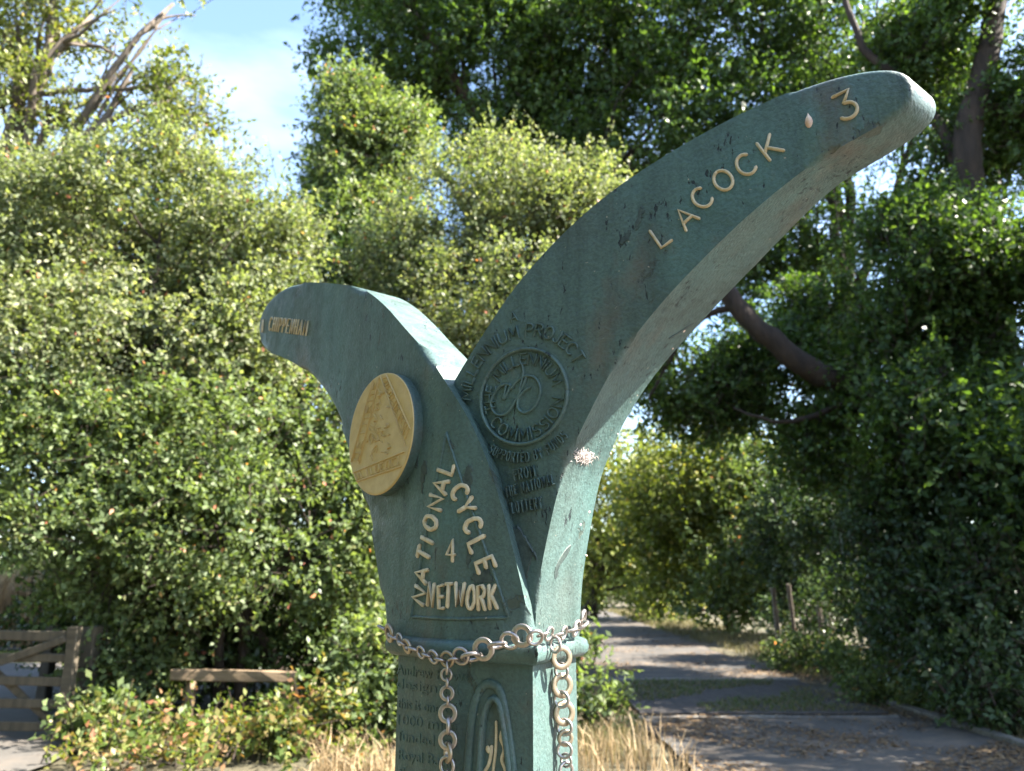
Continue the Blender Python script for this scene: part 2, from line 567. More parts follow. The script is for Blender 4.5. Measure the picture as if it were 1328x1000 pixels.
OUT_L = [(500, 846), (498, 800), (491, 745), (482, 690), (472, 645), (459, 602), (447, 565), (435, 534), (419, 506), (402, 486), (384, 472), (365, 462), (350, 458), (340, 453), (335, 440), (334, 422), (338, 405), (347, 390), (361, 376), (379, 367.5), (403, 366), (430, 367.5), (458, 370.5), (471, 375), (484, 383), (499, 396), (513, 411), (531, 433), (548, 450), (566, 476), (584, 505), (598, 526), (613, 553), (628, 587), (642, 627), (656, 677), (669, 727), (679, 771), (687, 812), (690, 862)]
OUT_R = [(560, 545), (583, 505), (607, 466), (625, 436), (645, 405), (665, 376), (690, 345), (722, 311), (757, 277), (792, 249), (830, 222), (872, 196), (920, 168), (970, 143), (1020, 120), (1070, 102), (1110, 92), (1142, 88), (1163, 89), (1176, 95), (1184, 105), (1186, 118), (1181, 131), (1168, 145), (1137, 165), (1099, 186), (1070, 201), (1032, 228), (990, 262), (948, 299), (919, 329), (872, 375), (835, 421), (809, 453), (779, 505), (761, 543), (742, 580), (729, 614), (713, 680), (701, 740), (693, 790), (690, 862), (600, 862)]
uzL = [FRONT.uz(*q) for q in OUT_L]
uzR = [BACKR.uz(*q) for q in OUT_R]
def relax(P, n=3, keep=2):
    P = [np.array(p) for p in P]
    for _ in range(n):
        P = [P[i] if i < keep or i >= len(P) - keep else .25 * P[i - 1] + .5 * P[i] + .25 * P[i + 1] for i in range(len(P))]
    return P
pL = relax(smooth_poly(uzL, False, 3), 4)
pR = relax(smooth_poly(uzR, False, 3), 6, 4)

def thick_R(u):
    return float(np.interp(u, [0.0, .12, .16, .20, .25, .31, .39, .43, .47, .50, .525, .556, .585, .605], [.14, .145, .128, .121, .135, .143, .135, .123, .106, .094, .083, .072, .062, .056]))
def thick_L(u):
    return float(np.interp(u, [-.8, -.3, 0.0, .04, .12], [.075, .085, .085, .05, .02]))

bend_cuts = [-.035, -.025, -.015, -.005, .005, .015, .025, .035]
arm_l = slab('arm', FRONT, pL, thick_L, 0.011, M['paint'], sign, bend_cuts + [-.6, -.5, -.4, -.3, -.2, -.1])
arm_r = slab('arm', BACKR, pR, thick_R, 0.007, M['paint'], sign, [.16, .20, .25, .31, .35, .39, .43, .47, .50, .525, .556, .585], tip=.023)
arm_l['label'] = 'receding arm with the round gold medallion'
arm_r['label'] = 'long rising arm that reads LACOCK 3'

# post below the collar and the rounded collar itself
uPL, _ = FRONT.uz(512, 900)
uPR = FRONT.uz(689, 880)[0]
zc = FRONT.uz(687, 848)[1]

def plan_loop(ul, ur, front_v, depth_r, depth_l):
    us = [ur, .035, .025, .015, .005, -.005, -.015, -.025, -.035, ul]
    pts = [np.array(FRONT.pt(u, front_v)) for u in us]
    nR = np.array([math.sin(TH), math.cos(TH)])
    nL = np.array([math.sin(PHI), math.cos(PHI)])
    br = pts[0] + nR * depth_r
    bl = pts[-1] + nL * depth_l
    return [br] + pts + [bl]

def offset_loop(pts, d):
    """offset a clockwise-from-above loop outwards by d"""
    n = len(pts)
    area = sum(pts[i][0] * pts[(i + 1) % n][1] - pts[(i + 1) % n][0] * pts[i][1] for i in range(n))
    s = 1 if area > 0 else -1
    out = []
    for i in range(n):
        a, b, c = pts[i - 1], pts[i], pts[(i + 1) % n]
        e1, e2 = b - a, c - b
        n1 = s * np.array([e1[1], -e1[0]]) / np.linalg.norm(e1)
        n2 = s * np.array([e2[1], -e2[0]]) / np.linalg.norm(e2)
        m = n1 + n2
        m = m / np.linalg.norm(m)
        out.append(b + m * d / max(0.35, float(np.dot(m, n1))))
    return out

loop_post = plan_loop(uPL, uPR, 0.004, 0.128, 0.115)

def ring_stack(name, loop, prof, mat, parent, cap=True):
    V, F = [], []
    n = len(loop)
    for (off, z) in prof:
        for q in offset_loop(loop, off):
            V.append((q[0], q[1], z))
    for j in range(len(prof) - 1):
        for i in range(n):
            i2 = (i + 1) % n
            F.append((j * n + i, j * n + i2, (j + 1) * n + i2, (j + 1) * n + i))
    if cap:
        F.append(tuple(range(n)))
        F.append(tuple(range((len(prof) - 1) * n, len(prof) * n)))
    o = pydata(name, V, F, mat, parent, BASE)
    bm = bmesh.new()
    bm.from_mesh(o.data)
    bmesh.ops.recalc_face_normals(bm, faces=bm.faces)
    bm.to_mesh(o.data)
    bm.free()
    o.data.set_sharp_from_angle(angle=R(50))
    return o

post = ring_stack('post', loop_post, [(0.004, -0.25), (0.004, 0.05), (-0.003, 0.4), (-0.003, 0.9), (0.0, 1.25), (0.0, zc + .004)], M['paint'], sign)
prof = [(-0.01, zc - .014), (0.002, zc - .0135), (0.008, zc - .0115), (0.0125, zc - .006), (0.0138, zc + .001), (0.0125, zc + .007), (0.009, zc + .0105), (0.004, zc + .0125), (-0.006, zc + .0135), (-0.012, zc + .013)]
collar = ring_stack('collar', loop_post, prof, M['paint'], sign)

# ---- raised strokes on the faces
def stroke_data(plan, pts, w, h, v0=0.0, n=6, flat=False):
    """half-round (or flat-topped) ridge along (u,z) points; v0 is the level it stands on"""
    P = [np.array(p, float) for p in pts]
    Q = [P[0]]
    for q in P[1:]:
        if np.linalg.norm(q - Q[-1]) > 1e-5:
            Q.append(q)
    P = Q
    if len(P) < 2:
        return [], []
    t0 = (P[0] - P[1]) / np.linalg.norm(P[0] - P[1])
    t1 = (P[-1] - P[-2]) / np.linalg.norm(P[-1] - P[-2])
    path = [P[0] + t0 * w * .42] + P + [P[-1] + t1 * w * .42]
    if flat:
        sec = [(-.5, -.25), (-.48, .8), (-.36, 1.0), (0, 1.05), (.36, 1.0), (.48, .8), (.5, -.25)]
    else:
        sec = [(-.5, -.25)] + [(-.5 * math.cos(math.pi * k / n), math.sin(math.pi * k / n)) for k in range(1, n)] + [(.5, -.25)]
    m = len(sec)
    V, F = [], []
    for i, q in enumerate(path):
        a, b = path[max(i - 1, 0)], path[min(i + 1, len(path) - 1)]
        t = (b - a) / (np.linalg.norm(b - a) + 1e-9)
        pr = np.array([t[1], -t[0]])
        sc = 0.45 if i in (0, len(path) - 1) else 1.0
        for (o, hh) in sec:
            uz = q + pr * o * w * sc
            hz = hh * h * (0.55 if (sc < 1 and hh > 0) else 1)
            V.append(plan.p3(uz[0], v0 - hz, uz[1]))
    for i in range(len(path) - 1):
        for k in range(m - 1):
            F.append((i * m + k, i * m + k + 1, (i + 1) * m + k + 1, (i + 1) * m + k))
    F.append(tuple(range(m)))
    F.append(tuple(range((len(path) - 1) * m, len(path) * m))[::-1])
    return V, F

def arc(cx, cy, rx, ry, a0, a1, n=10):
    return [(cx + rx * math.cos(R(a0 + (a1 - a0) * i / n)), cy + ry * math.sin(R(a0 + (a1 - a0) * i / n))) for i in range(n + 1)]

# single-line alphabet in a box of height 1 (x from 0 to width)
GLYPH = {
    'A': (.72, [[(0, 0), (.36, 1), (.72, 0)], [(.13, .34), (.59, .34)]]),
    'B': (.6, [[(0, 0), (0, 1), (.32, 1)] + arc(.32, .76, .25, .24, 90, -90) + [(0, .52)], [(.32, .52)] + arc(.32, .26, .28, .26, 90, -90) + [(0, 0)]]),
    'C': (.66, [arc(.36, .5, .36, .5, 48, 312, 16)]),
    'D': (.66, [[(0, 0), (0, 1), (.26, 1)] + arc(.26, .5, .4, .5, 90, -90, 12) + [(0, 0)]]),
    'E': (.56, [[(.56, 1), (0, 1), (0, 0), (.56, 0)], [(0, .52), (.46, .52)]]),
    'F': (.54, [[(.54, 1), (0, 1), (0, 0)], [(0, .52), (.44, .52)]]),
    'H': (.64, [[(0, 0), (0, 1)], [(.64, 0), (.64, 1)], [(0, .5), (.64, .5)]]),
    'I': (.05, [[(.02, 0), (.02, 1)]]),
    'J': (.42, [[(.42, 1), (.42, .22)] + arc(.21, .22, .21, .22, 0, -170, 8)]),
    'K': (.64, [[(0, 0), (0, 1)], [(.6, 1), (.02, .42)], [(.2, .58), (.64, 0)]]),
    'L': (.52, [[(0, 1), (0, 0), (.52, 0)]]),
    'M': (.8, [[(0, 0), (.06, 1), (.4, .25), (.74, 1), (.8, 0)]]),
    'N': (.66, [[(0, 0), (0, 1), (.66, 0), (.66, 1)]]),
    'O': (.7, [arc(.35, .5, .35, .5, 90, 450, 20)]),
    'P': (.58, [[(0, 0), (0, 1), (.3, 1)] + arc(.3, .74, .28, .26, 90, -90) + [(0, .48)]]),
    'R': (.6, [[(0, 0), (0, 1), (.3, 1)] + arc(.3, .75, .27, .25, 90, -90) + [(0, .5)], [(.28, .5), (.6, 0)]]),
    'S': (.56, [arc(.28, .745, .27, .255, 40, 270, 12) + arc(.28, .25, .28, .25, 90, -140, 12)]),
    'T': (.62, [[(0, 1), (.62, 1)], [(.31, 1), (.31, 0)]]),
    'U': (.64, [[(0, 1), (0, .3)] + arc(.32, .3, .32, .3, 180, 360, 10) + [(.64, 1)]]),
    'W': (.92, [[(0, 1), (.22, 0), (.46, .8), (.7, 0), (.92, 1)]]),
    'Y': (.66, [[(0, 1), (.33, .48), (.66, 1)], [(.33, .48), (.33, 0)]]),
    '1': (.05, [[(.02, 0), (.02, 1)]]),
    '3': (.6, [[(.04, 1), (.56, 1), (.26, .6)] + arc(.28, .3, .3, .3, 90, -145, 14)]),
    '4': (.6, [[(.46, 0), (.46, 1), (0, .3), (.62, .3)]]),
    '.': (.05, [[(0, .45), (.05, .5)]]),
}

def letter(plan, ch, cu, cz, ang, hgt, w, h, mat, parent, v0=0.0, flat=False, xs=1.0, name='letter', jig=0.0, seed=0):
    wid, strokes = GLYPH[ch]
    ca, sa = math.cos(ang), math.sin(ang)
    rg_ = random.Random(seed * 31 + ord(ch))
    parts = []
    for s in strokes:
        pts = []
        for (x, y) in s:
            x = (x - wid / 2) * hgt * xs + rg_.uniform(-jig, jig) * hgt
            y = (y - .5) * hgt + rg_.uniform(-jig, jig) * hgt
            pts.append((cu + x * ca - y * sa, cz + x * sa + y * ca))
        # subdivide long straight pieces so they follow the fold
        parts.append(stroke_data(plan, pts, w, h, v0, flat=flat))
    V, F = merge(parts)
    return pydata(name, V, F, mat, parent, BASE)

def text_line(plan, text, p0, p1, hgt, w, h, mat, parent, v0=0.0, flat=False, xs=1.0, name='letter', gap=.25):
    """letters spread evenly from centre p0 to centre p1 (photo pixels)"""
    a, b = np.array(plan.uz(*p0)), np.array(plan.uz(*p1))
    d = b - a
    ang = math.atan2(d[1], d[0])
    raw = [GLYPH[c][0] if c != ' ' else .3 for c in text]
    free = float(np.hypot(*d)) / hgt - gap * (len(text) - 1)
    xs = max(.35, min(1.1, free / (sum(raw) - raw[0] / 2 - raw[-1] / 2)))
    ws = [q * xs for q in raw]
    pos, x = [], 0
    for i, wd in enumerate(ws):
        if i:
            x += ws[i - 1] / 2 + gap + wd / 2
        pos.append(x)
    for c, q in zip(text, pos):
        if c == ' ':
            continue
        P = a + d * (q / pos[-1])
        letter(plan, c, P[0], P[1], ang, hgt, w, h, mat, parent, v0, flat, xs, name)

def text_arc(plan, text, c, rad, a0, a1, hgt, w, h, mat, parent, inward=False, xs=0.9, v0=0.0):
    """letters on a circle about c (u,z) from angle a0 to a1 (degrees)"""
    gap = .24
    raw = [GLYPH[q][0] if q != ' ' else .25 for q in text]
    free = abs(R(a1 - a0)) * rad / hgt - gap * (len(text) - 1)
    xs = max(.35, min(1.1, free / (sum(raw) - raw[0] / 2 - raw[-1] / 2)))
    ws = [q * xs for q in raw]
    pos, x = [], 0
    for i, wd in enumerate(ws):
        if i:
            x += ws[i - 1] / 2 + gap + wd / 2
        pos.append(x)
    for ch, q in zip(text, pos):
        if ch == ' ':
            continue
        a = R(a0 + (a1 - a0) * q / pos[-1])
        ang = a + math.pi / 2 if inward else a - math.pi / 2
        letter(plan, ch, c[0] + rad * math.cos(a), c[1] + rad * math.sin(a), ang, hgt, w, h, mat, parent, v0, xs=xs)

# LACOCK . 3 on the right arm
lac = [('L', 857, 306), ('A', 889, 282), ('C', 910, 257), ('O', 938, 234), ('C', 967, 214), ('K', 999, 191)]
uzs = [np.array(BACKR.uz(x, y)) for _, x, y in lac]
for i, (c, x, y) in enumerate(lac):
    d = uzs[min(i + 1, 5)] - uzs[max(i - 1, 0)]
    letter(BACKR, c, uzs[i][0], uzs[i][1], math.atan2(d[1], d[0]), 0.029, 0.0042, 0.0032, M['gold_letter'], arm_r)
d = np.array(BACKR.uz(1097, 136)) - np.array(BACKR.uz(1000, 190))
q = BACKR.uz(1097, 137)
letter(BACKR, '3', q[0], q[1], math.atan2(d[1], d[0]) - .08, 0.035, 0.0043, 0.0034, M['gold_letter'], arm_r)

# worn teardrop stud between name and distance
def stud(plan, px, py, parent):
    u, z = plan.uz(px, py)
    V, F = [], []
    n = 14
    for j, (s, hh) in enumerate([(1.0, -.0005), (.8, .0022), (.45, .0036), (.02, .004)]):
        for k in range(n):
            a = 2 * math.pi * k / n
            x = .0048 * math.sin(a) * s * (1 if math.cos(a) < 0 else max(.12, 1 - math.cos(a) * .95))
            y = .0105 * math.cos(a) * s - .002
            V.append(plan.p3(u + x, -hh, z + y))
    for j in range(3):
        for k in range(n):
            F.append((j * n + k, j * n + (k + 1) % n, (j + 1) * n + (k + 1) % n, (j + 1) * n + k))
    F.append(tuple(range(3 * n, 4 * n)))
    return pydata('stud', V, F, M['primer'], parent, BASE)
stud(BACKR, 1048.5, 154, arm_r)

# 1 CHIPPENHAM on the left arm
text_line(FRONT, 'CHIPPENHAM', (351.5, 420), (397, 425.5), 0.0265, 0.0034, 0.0026, M['gold_letter'], arm_l, xs=.8, gap=.36)
q = FRONT.uz(341, 423)
letter(FRONT, '1', q[0], q[1], 0, 0.024, 0.0055, 0.0034, M['gold_letter'], arm_l)

# panel NATIONAL CYCLE NETWORK with its raised border
tri = [FRONT.uz(579, 562), FRONT.uz(533, 800), FRONT.uz(596, 803), FRONT.uz(660, 801)]
def dens(pts, closed=True, n=10):
    out = []
    N = len(pts)
    for i in range(N if closed else N - 1):
        a, b = np.array(pts[i]), np.array(pts[(i + 1) % N])
        for k in range(n):
            out.append(a + (b - a) * k / n)
    out.append(np.array(pts[0] if closed else pts[-1]))
    return out
V, F = stroke_data(FRONT, dens(tri, True, 12), .0045, .0022)
pydata('panel_border', V, F, M['paint'], arm_l, BASE)
nat = [('N', 545, 772), ('A', 547.5, 745), ('T', 550.5, 719), ('I', 554.5, 700), ('O', 559, 678), ('N', 565.5, 652), ('A', 572.5, 630), ('L', 579, 607)]
cyc = [('C', 597, 638), ('Y', 605, 658), ('C', 614, 681), ('L', 620.5, 706), ('E', 630, 732)]
net = [('N', 560, 771), ('E', 573, 774), ('T', 582, 772), ('W', 597, 771), ('O', 611.5, 775), ('R', 625, 775), ('K', 640, 774)]
k = 0
for word, hgt, xs, lean in ((nat, .027, .9, 0), (cyc, .025, .9, 0), (net, .028, .56, 0)):
    uzs = [np.array(FRONT.uz(x, y)) for _, x, y in word]
    for i, (c, x, y) in enumerate(word):
        dd = uzs[-1] - uzs[0]
        k += 1
        jx = random.Random(k).uniform(-.1, .1)
        letter(FRONT, c, uzs[i][0], uzs[i][1], math.atan2(dd[1], dd[0]) + jx, hgt, .0046 if word is net else .0056, .0034, M['gold_letter'], arm_l, flat=True, xs=xs * (.9 if c == 'W' else 1), jig=.02, seed=k)
q = FRONT.uz(585, 714)
letter(FRONT, '4', q[0], q[1], 0, .027, .0042, .003, M['gold_letter'], arm_l, flat=True, xs=.8)

# Millennium roundel, in the same paint, on the right arm
cR = np.array(BACKR.uz(678.5, 514))
RAD = 0.0655
P_ = M['paint']
def ring(plan, c, rad, w, h, parent, name='roundel_rim'):
    V, F = stroke_data(plan, [(c[0] + rad * math.cos(2 * math.pi * i / 64), c[1] + rad * math.sin(2 * math.pi * i / 64)) for i in range(65)], w, h)
    return pydata(name, V, F, M['paint'], parent, BASE)
ring(BACKR, cR, RAD - .002, .0055, .0045, arm_r)
def ang_of(px, py):
    q = np.array(BACKR.uz(px, py)) - cR
    return math.degrees(math.atan2(q[1], q[0])) % 360, float(np.hypot(*q))
aM, rM = ang_of(606, 512)
aT, rT = ang_of(751, 463)
text_arc(BACKR, 'MILLENNIUM PROJECT', cR, .5 * (rM + rT), aM, aT if aT < aM else aT - 360, .0165, .0028, .0034, P_, arm_r)
q = BACKR.uz(666, 411)
letter(BACKR, 'A', q[0], q[1], .2, .014, .0026, .0022, P_, arm_r)
a0_, _ = ang_of(623, 535)
a1_, _ = ang_of(720, 493)
text_arc(BACKR, 'THE MILLENNIUM', cR, RAD * .765, a0_, a1_ if a1_ < a0_ else a1_ - 360, .0145, .0025, .0032, P_, arm_r)
a0_, _ = ang_of(636, 556)
a1_, _ = ang_of(717, 521)
text_arc(BACKR, 'COMMISSION', cR, RAD * .775, a0_, a1_ if a1_ > a0_ else a1_ + 360, .0155, .0026, .0032, P_, arm_r, inward=True)
swirl = [(657, 501), (655, 512), (653, 518), (657, 513), (662, 502), (660, 499), (650, 501), (641, 512), (637, 523), (641, 535), (649, 539), (659, 535), (668, 522), (677, 505), (683, 490)]
sw2 = [(663, 505), (672, 494), (684, 488), (695, 491), (701, 503), (699, 518), (691, 531), (680, 536), (672, 529), (673, 517), (680, 508), (688, 503)]
for sw in (swirl, sw2, [(677, 472), (679, 480), (678, 492), (674, 508)]):
    V, F = stroke_data(BACKR, smooth_poly([BACKR.uz(*p) for p in sw], False, 5), .0038, .0036)
    pydata('emblem_line', V, F, P_, arm_r, BASE)
for (t, p0, p1) in (('FROM', (669, 616), (691, 611)), ('THE NATIONAL', (658, 638), (717, 622)), ('LOTTERY', (666, 659), (701, 652))):
    text_line(BACKR, t, p0, p1, .0125 if len(t) > 8 else .0135, .0021, .003, P_, arm_r, xs=.8)
a0_, r0_ = ang_of(635, 588)
a1_, r1_ = ang_of(727, 560)
text_arc(BACKR, 'SUPPORTED BY FUNDS', cR, .5 * (r0_ + r1_), a0_, a1_ if a1_ > a0_ else a1_ + 360, .012, .0021, .003, P_, arm_r, inward=True, xs=.75)

# medallion
class Shift:
    def __init__(self, plan, v): self.plan, self.v = plan, v
    def p3(self, u, v, z): return self.plan.p3(u, v + self.v, z)
MED_V = 0.017
MU, MZ = FRONT.uz(491.5, 562, -MED_V)
MR = 0.0905
n = 72
V, F = [], []
med_prof = [(1.0, 0.004), (1.0, -.008), (1.0, -MED_V + .0022), (.992, -MED_V + .0006), (.975, -MED_V), (.955, -MED_V + .0002), (.6, -MED_V + .0002), (.3, -MED_V + .0002)]
for (s, v) in med_prof:
    for k in range(n):
        a = 2 * math.pi * k / n
        V.append(FRONT.p3(MU + MR * s * math.cos(a), v, MZ + MR * s * math.sin(a)))
F_side = []
for j in range(len(med_prof) - 1):
    for k in range(n):
        F.append((j * n + k, j * n + (k + 1) % n, (j + 1) * n + (k + 1) % n, (j + 1) * n + k))
F.append(tuple(range((len(med_prof) - 1) * n, len(med_prof) * n)))
med = pydata('medallion', V, F, M['paint'], sign, BASE)
med.data.materials.append(M['gold'])
for pl in med.data.polygons:
    pl.material_index = 1 if pl.index >= 2 * n else 0
med.data.set_sharp_from_angle(angle=R(40))
med['label'] = 'round gold medallion embossed with a triangle of small symbols'
SH = Shift(FRONT, -MED_V)
def md(x, y):                      # medallion coordinates (unit disc, x right, y up)
    return (MU + x * MR, MZ + y * MR)
def med_line(pts, w=.0018, h=.0018, sm=1, name='ridge'):
    P = [md(*p) for p in pts]
    if sm > 1:
        P = smooth_poly(P, False, sm)
    return stroke_data(SH, P, w, h, 0.0005, n=4)
tri_lines = [[(-.02, .96), (.80, -.30)], [(.16, .955), (.93, -.06)], [(-.27, .93), (-.86, -.36)], [(-.06, .93), (-.60, -.42)],
             [(-.80, -.56), (.77, -.40)], [(-.66, -.72), (.70, -.62)]]
for ln in tri_lines:
    V, F = med_line(ln, .0024, .0024)
    pydata('ridge', V, F, M['gold'], med, BASE)
rg = random.Random(12)
def glyph_band(a, b, c, d, n):
    parts = []
    a, b, c, d = map(np.array, (a, b, c, d))
    for i in range(n):
        t0, t1 = (i + .22) / n, (i + .78) / n
        p = lambda t, s: (a + (b - a) * t) * (1 - s) + (c + (d - c) * t) * s
        kind = rg.choice('CEUIOL')
        shp = {'C': [(1, .2), (0, .2), (0, .8), (1, .8)], 'E': [(1, .2), (0, .2), (0, .5), (.8, .5), (0, .5), (0, .8), (1, .8)], 'U': [(0, .8), (0, .2), (1, .2), (1, .8)],
               'I': [(.5, .2), (.5, .8)], 'O': [(0, .2), (1, .2), (1, .8), (0, .8), (0, .2)], 'L': [(0, .8), (0, .2), (1, .2)]}[kind]
        parts.append(med_line([tuple(p(t0 + (t1 - t0) * x, y)) for x, y in shp], .0019, .0021))
    V, F = merge(parts)
    pydata('symbol_band', V, F, M['gold'], med, BASE)
glyph_band((-.02, .96), (.80, -.30), (.16, .955), (.93, -.06), 11)
glyph_band((-.66, -.72), (.70, -.62), (-.80, -.56), (.77, -.40), 9)
glyph_band((-.86, -.36), (-.27, .93), (-.60, -.42), (-.06, .93), 7)
parts = []
for i in range(46):                # worn figures in the middle field
    y = rg.uniform(-.36, .7)
    hw = .12 + (.72 - y) * .36
    x = rg.uniform(-hw, hw) - .02
    a = rg.uniform(0, 6.28)
    L = rg.uniform(.04, .13)
    kx = rg.uniform(-.06, .06)
    parts.append(med_line([(x, y), (x + L * math.cos(a) * .5 + kx, y + L * math.sin(a) * .5), (x + L * math.cos(a), y + L * math.sin(a) + kx)], .0019, .0022, 3))
V, F = merge(parts)
pydata('figure_relief', V, F, M['gold'], med, BASE)

# moulded niche with gold waves on the lower post, and the inscription beside it
LOW = Plan(0.004)
def post_stroke(pts, w, h, mat, name, sm=6, flat=False):
    V, F = stroke_data(LOW, smooth_poly([LOW.uz(*p) for p in pts], False, sm), w, h, flat=flat)
    return pydata(name, V, F, mat, post, BASE)
post_stroke([(605, 1040), (608, 985), (612, 935), (618, 905), (627, 890), (637, 887), (646, 893), (652, 910), (658, 945), (664, 990), (668, 1040)], .012, .0045, M['paint'], 'niche_moulding')
post_stroke([(622, 1040), (624, 985), (627, 940), (633, 915), (640, 906), (647, 909), (651, 921), (655, 945), (661, 990), (664, 1040)], .009, .008, M['paint'], 'niche_moulding')
post_stroke([(644, 936), (644, 955), (643, 975), (640, 1000), (637, 1040)], .0032, .002, M['gold_letter'], 'gold_wave', flat=True)
for (x0, amp, ph) in ((654, 1.9, 0), (661.5, 1.6, 1.4)):
    post_stroke([(x0 - 3 + (y - 935) * .05 + amp * math.sin((y - 935) * .22 + ph), y) for y in range(936 if ph == 0 else 948, 1050, 5)], .0044, .0024, M['gold_letter'], 'gold_wave', sm=3, flat=True)
post_stroke([(638, 968), (637, 980), (634, 992), (629, 1000)], .004, .0022, M['gold_letter'], 'gold_wave', flat=True)
post_stroke([(633, 970), (634.5, 974)], .006, .0022, M['gold_letter'], 'gold_wave', flat=True)

def inscription(text, p_left, p_right, hgt):
    a, b = np.array(LOW.uz(*p_left)), np.array(LOW.uz(*p_right))
    cu = bpy.data.curves.new('inscription', 'FONT')
    cu.body = text
    cu.size = 1.0
    cu.extrude = 0.05
    cu.resolution_u = 3
    to = bpy.data.objects.new('inscription', cu)
    COL.objects.link(to)
    bpy.context.view_layer.update()
    me = bpy.data.meshes.new_from_object(to.evaluated_get(bpy.context.evaluated_depsgraph_get()))
    bpy.data.objects.remove(to)
    xs = [v.co.x for v in me.vertices]
    x0, x1 = min(xs), max(xs)
    d = b - a
    for v in me.vertices:
        t = (v.co.x - x0) / (x1 - x0)
        u = a[0] + d[0] * t
        z = a[1] + d[1] * t + v.co.y * hgt / .7
        w = -0.0010 if v.co.z > 0 else 0.002
        X, Y, Z = LOW.p3(u, w, z)
        v.co = (X - BASE[0], Y - BASE[1], Z)
    me.update()
    return link_mesh('inscription_line', me, M['paint'], post)

for (t, pl_, pr_) in (('Andrew Rowe', (515, 874), (612, 884)), ('designed', (515, 892), (594, 901)), ('this is one of', (516, 918), (592, 926)),
                     ('1000 mile', (516, 939), (592, 948)), ('funded by', (517, 960), (592, 970)), ('Royal Bank', (517, 984), (592, 995)), ('Scotland', (518, 1008), (592, 1019))):
    inscription(t, pl_, pr_, .0125)

# flaked patches, a long scratch and the pale scuff at the elbow of the right arm
def flake(plan, pts, parent, mat=None, v=-.0009, name='paint_flake', ctr=None):
    """thin irregular scab lying on a face, outline in photo pixels"""
    rg_ = random.Random(int(pts[0][0] * 7 + pts[0][1]))
    P = smooth_poly([plan.uz(*p) for p in pts], True, 6)
    P = [q + np.array([rg_.gauss(0, .0011), rg_.gauss(0, .0014)]) for q in P]
    c = sum(P) / len(P)
    n_ = len(P)
    V = [plan.p3(q[0], .0008, q[1]) for q in P] + [plan.p3(*(lambda w: (w[0], v, w[1]))(c + (q - c) * .9)) for q in P]
    F = [(i, (i + 1) % n_, n_ + (i + 1) % n_, n_ + i) for i in range(n_)] + [tuple(range(n_, 2 * n_))]
    return pydata(name, V, F, mat or M['old_paint'], parent, BASE, smooth=False)
flake(FRONT, [(601, 617), (607, 603), (613, 612), (611, 630), (604, 640), (599, 632)], arm_l)
flake(FRONT, [(607, 700), (612, 697), (612, 722), (607, 738), (605, 725)], arm_l)
flake(FRONT, [(612, 745), (632, 738), (640, 752), (628, 756), (614, 756)], arm_l)
flake(FRONT, [(578, 566), (585, 572), (589, 582), (583, 580), (579, 573)], arm_l)
flake(FRONT, [(546, 612), (551, 598), (554, 604), (549, 630), (547, 640)], arm_l)
flake(FRONT, [(538, 600), (541, 590), (543, 596), (540, 608)], arm_l)
flake(BACKR, [(662, 690), (672, 683), (680, 695), (690, 712), (698, 724), (690, 722), (684, 750), (678, 770), (670, 735)], arm_r, M['old_paint'])
flake(BACKR, [(824, 290), (830, 268), (835, 272), (832, 286), (826, 300)], arm_r)
flake(BACKR, [(806, 310), (815, 298), (818, 305), (808, 318)], arm_r)

class Side:
    """right-hand edge of the right arm: a along the outline (photo y of near edge), b back into the thickness"""
    def __init__(self):
        E_ = [q for q in OUT_R if 100 < q[1] < 863]
        i0 = OUT_R.index((1168, 145))
        self.e = [BACKR.uz(*q) for q in OUT_R[i0:-1]]
        self.py = [q[1] for q in OUT_R[i0:-1]]
    def p3(self, py, b, out=0.0):
        u = float(np.interp(py, self.py, [q[0] for q in self.e]))
        z = float(np.interp(py, self.py, [q[1] for q in self.e]))
        du = float(np.interp(py + 6, self.py, [q[0] for q in self.e])) - u
        dz = float(np.interp(py + 6, self.py, [q[1] for q in self.e])) - z
        L = math.hypot(du, dz) + 1e-9
        nu, nz = -dz / L, du / L           # outward from the outline
        t = thick_R(u)
        x, y, zz = BACKR.p3(u + nu * out, b * t, z + nz * out)
        return (x, y, zz)
SIDE = Side()
def side_flake(pts, mat, name='paint_flake', out=.0009):
    P = smooth_poly(pts, True, 4)
    c = sum(P) / len(P)
    n_ = len(P)
    V = [SIDE.p3(q[0], q[1], -.0008) for q in P] + [SIDE.p3(*(c + (q - c) * .92), out) for q in P]
    F = [(i, (i + 1) % n_, n_ + (i + 1) % n_, n_ + i) for i in range(n_)] + [tuple(range(n_, 2 * n_))]
    return pydata(name, V, F, mat, arm_r, BASE, smooth=False)
side_flake([(752, .30), (735, .28), (712, .42), (702, .55), (715, .52), (735, .36), (748, .36)], M['old_paint'])
side_flake([(772, .45), (765, .42), (772, .52), (766, .80), (775, .66)], M['old_paint'])
side_flake([(415, .62), (400, .72), (385, .80), (380, .86), (392, .80), (412, .68)], M['old_paint'])
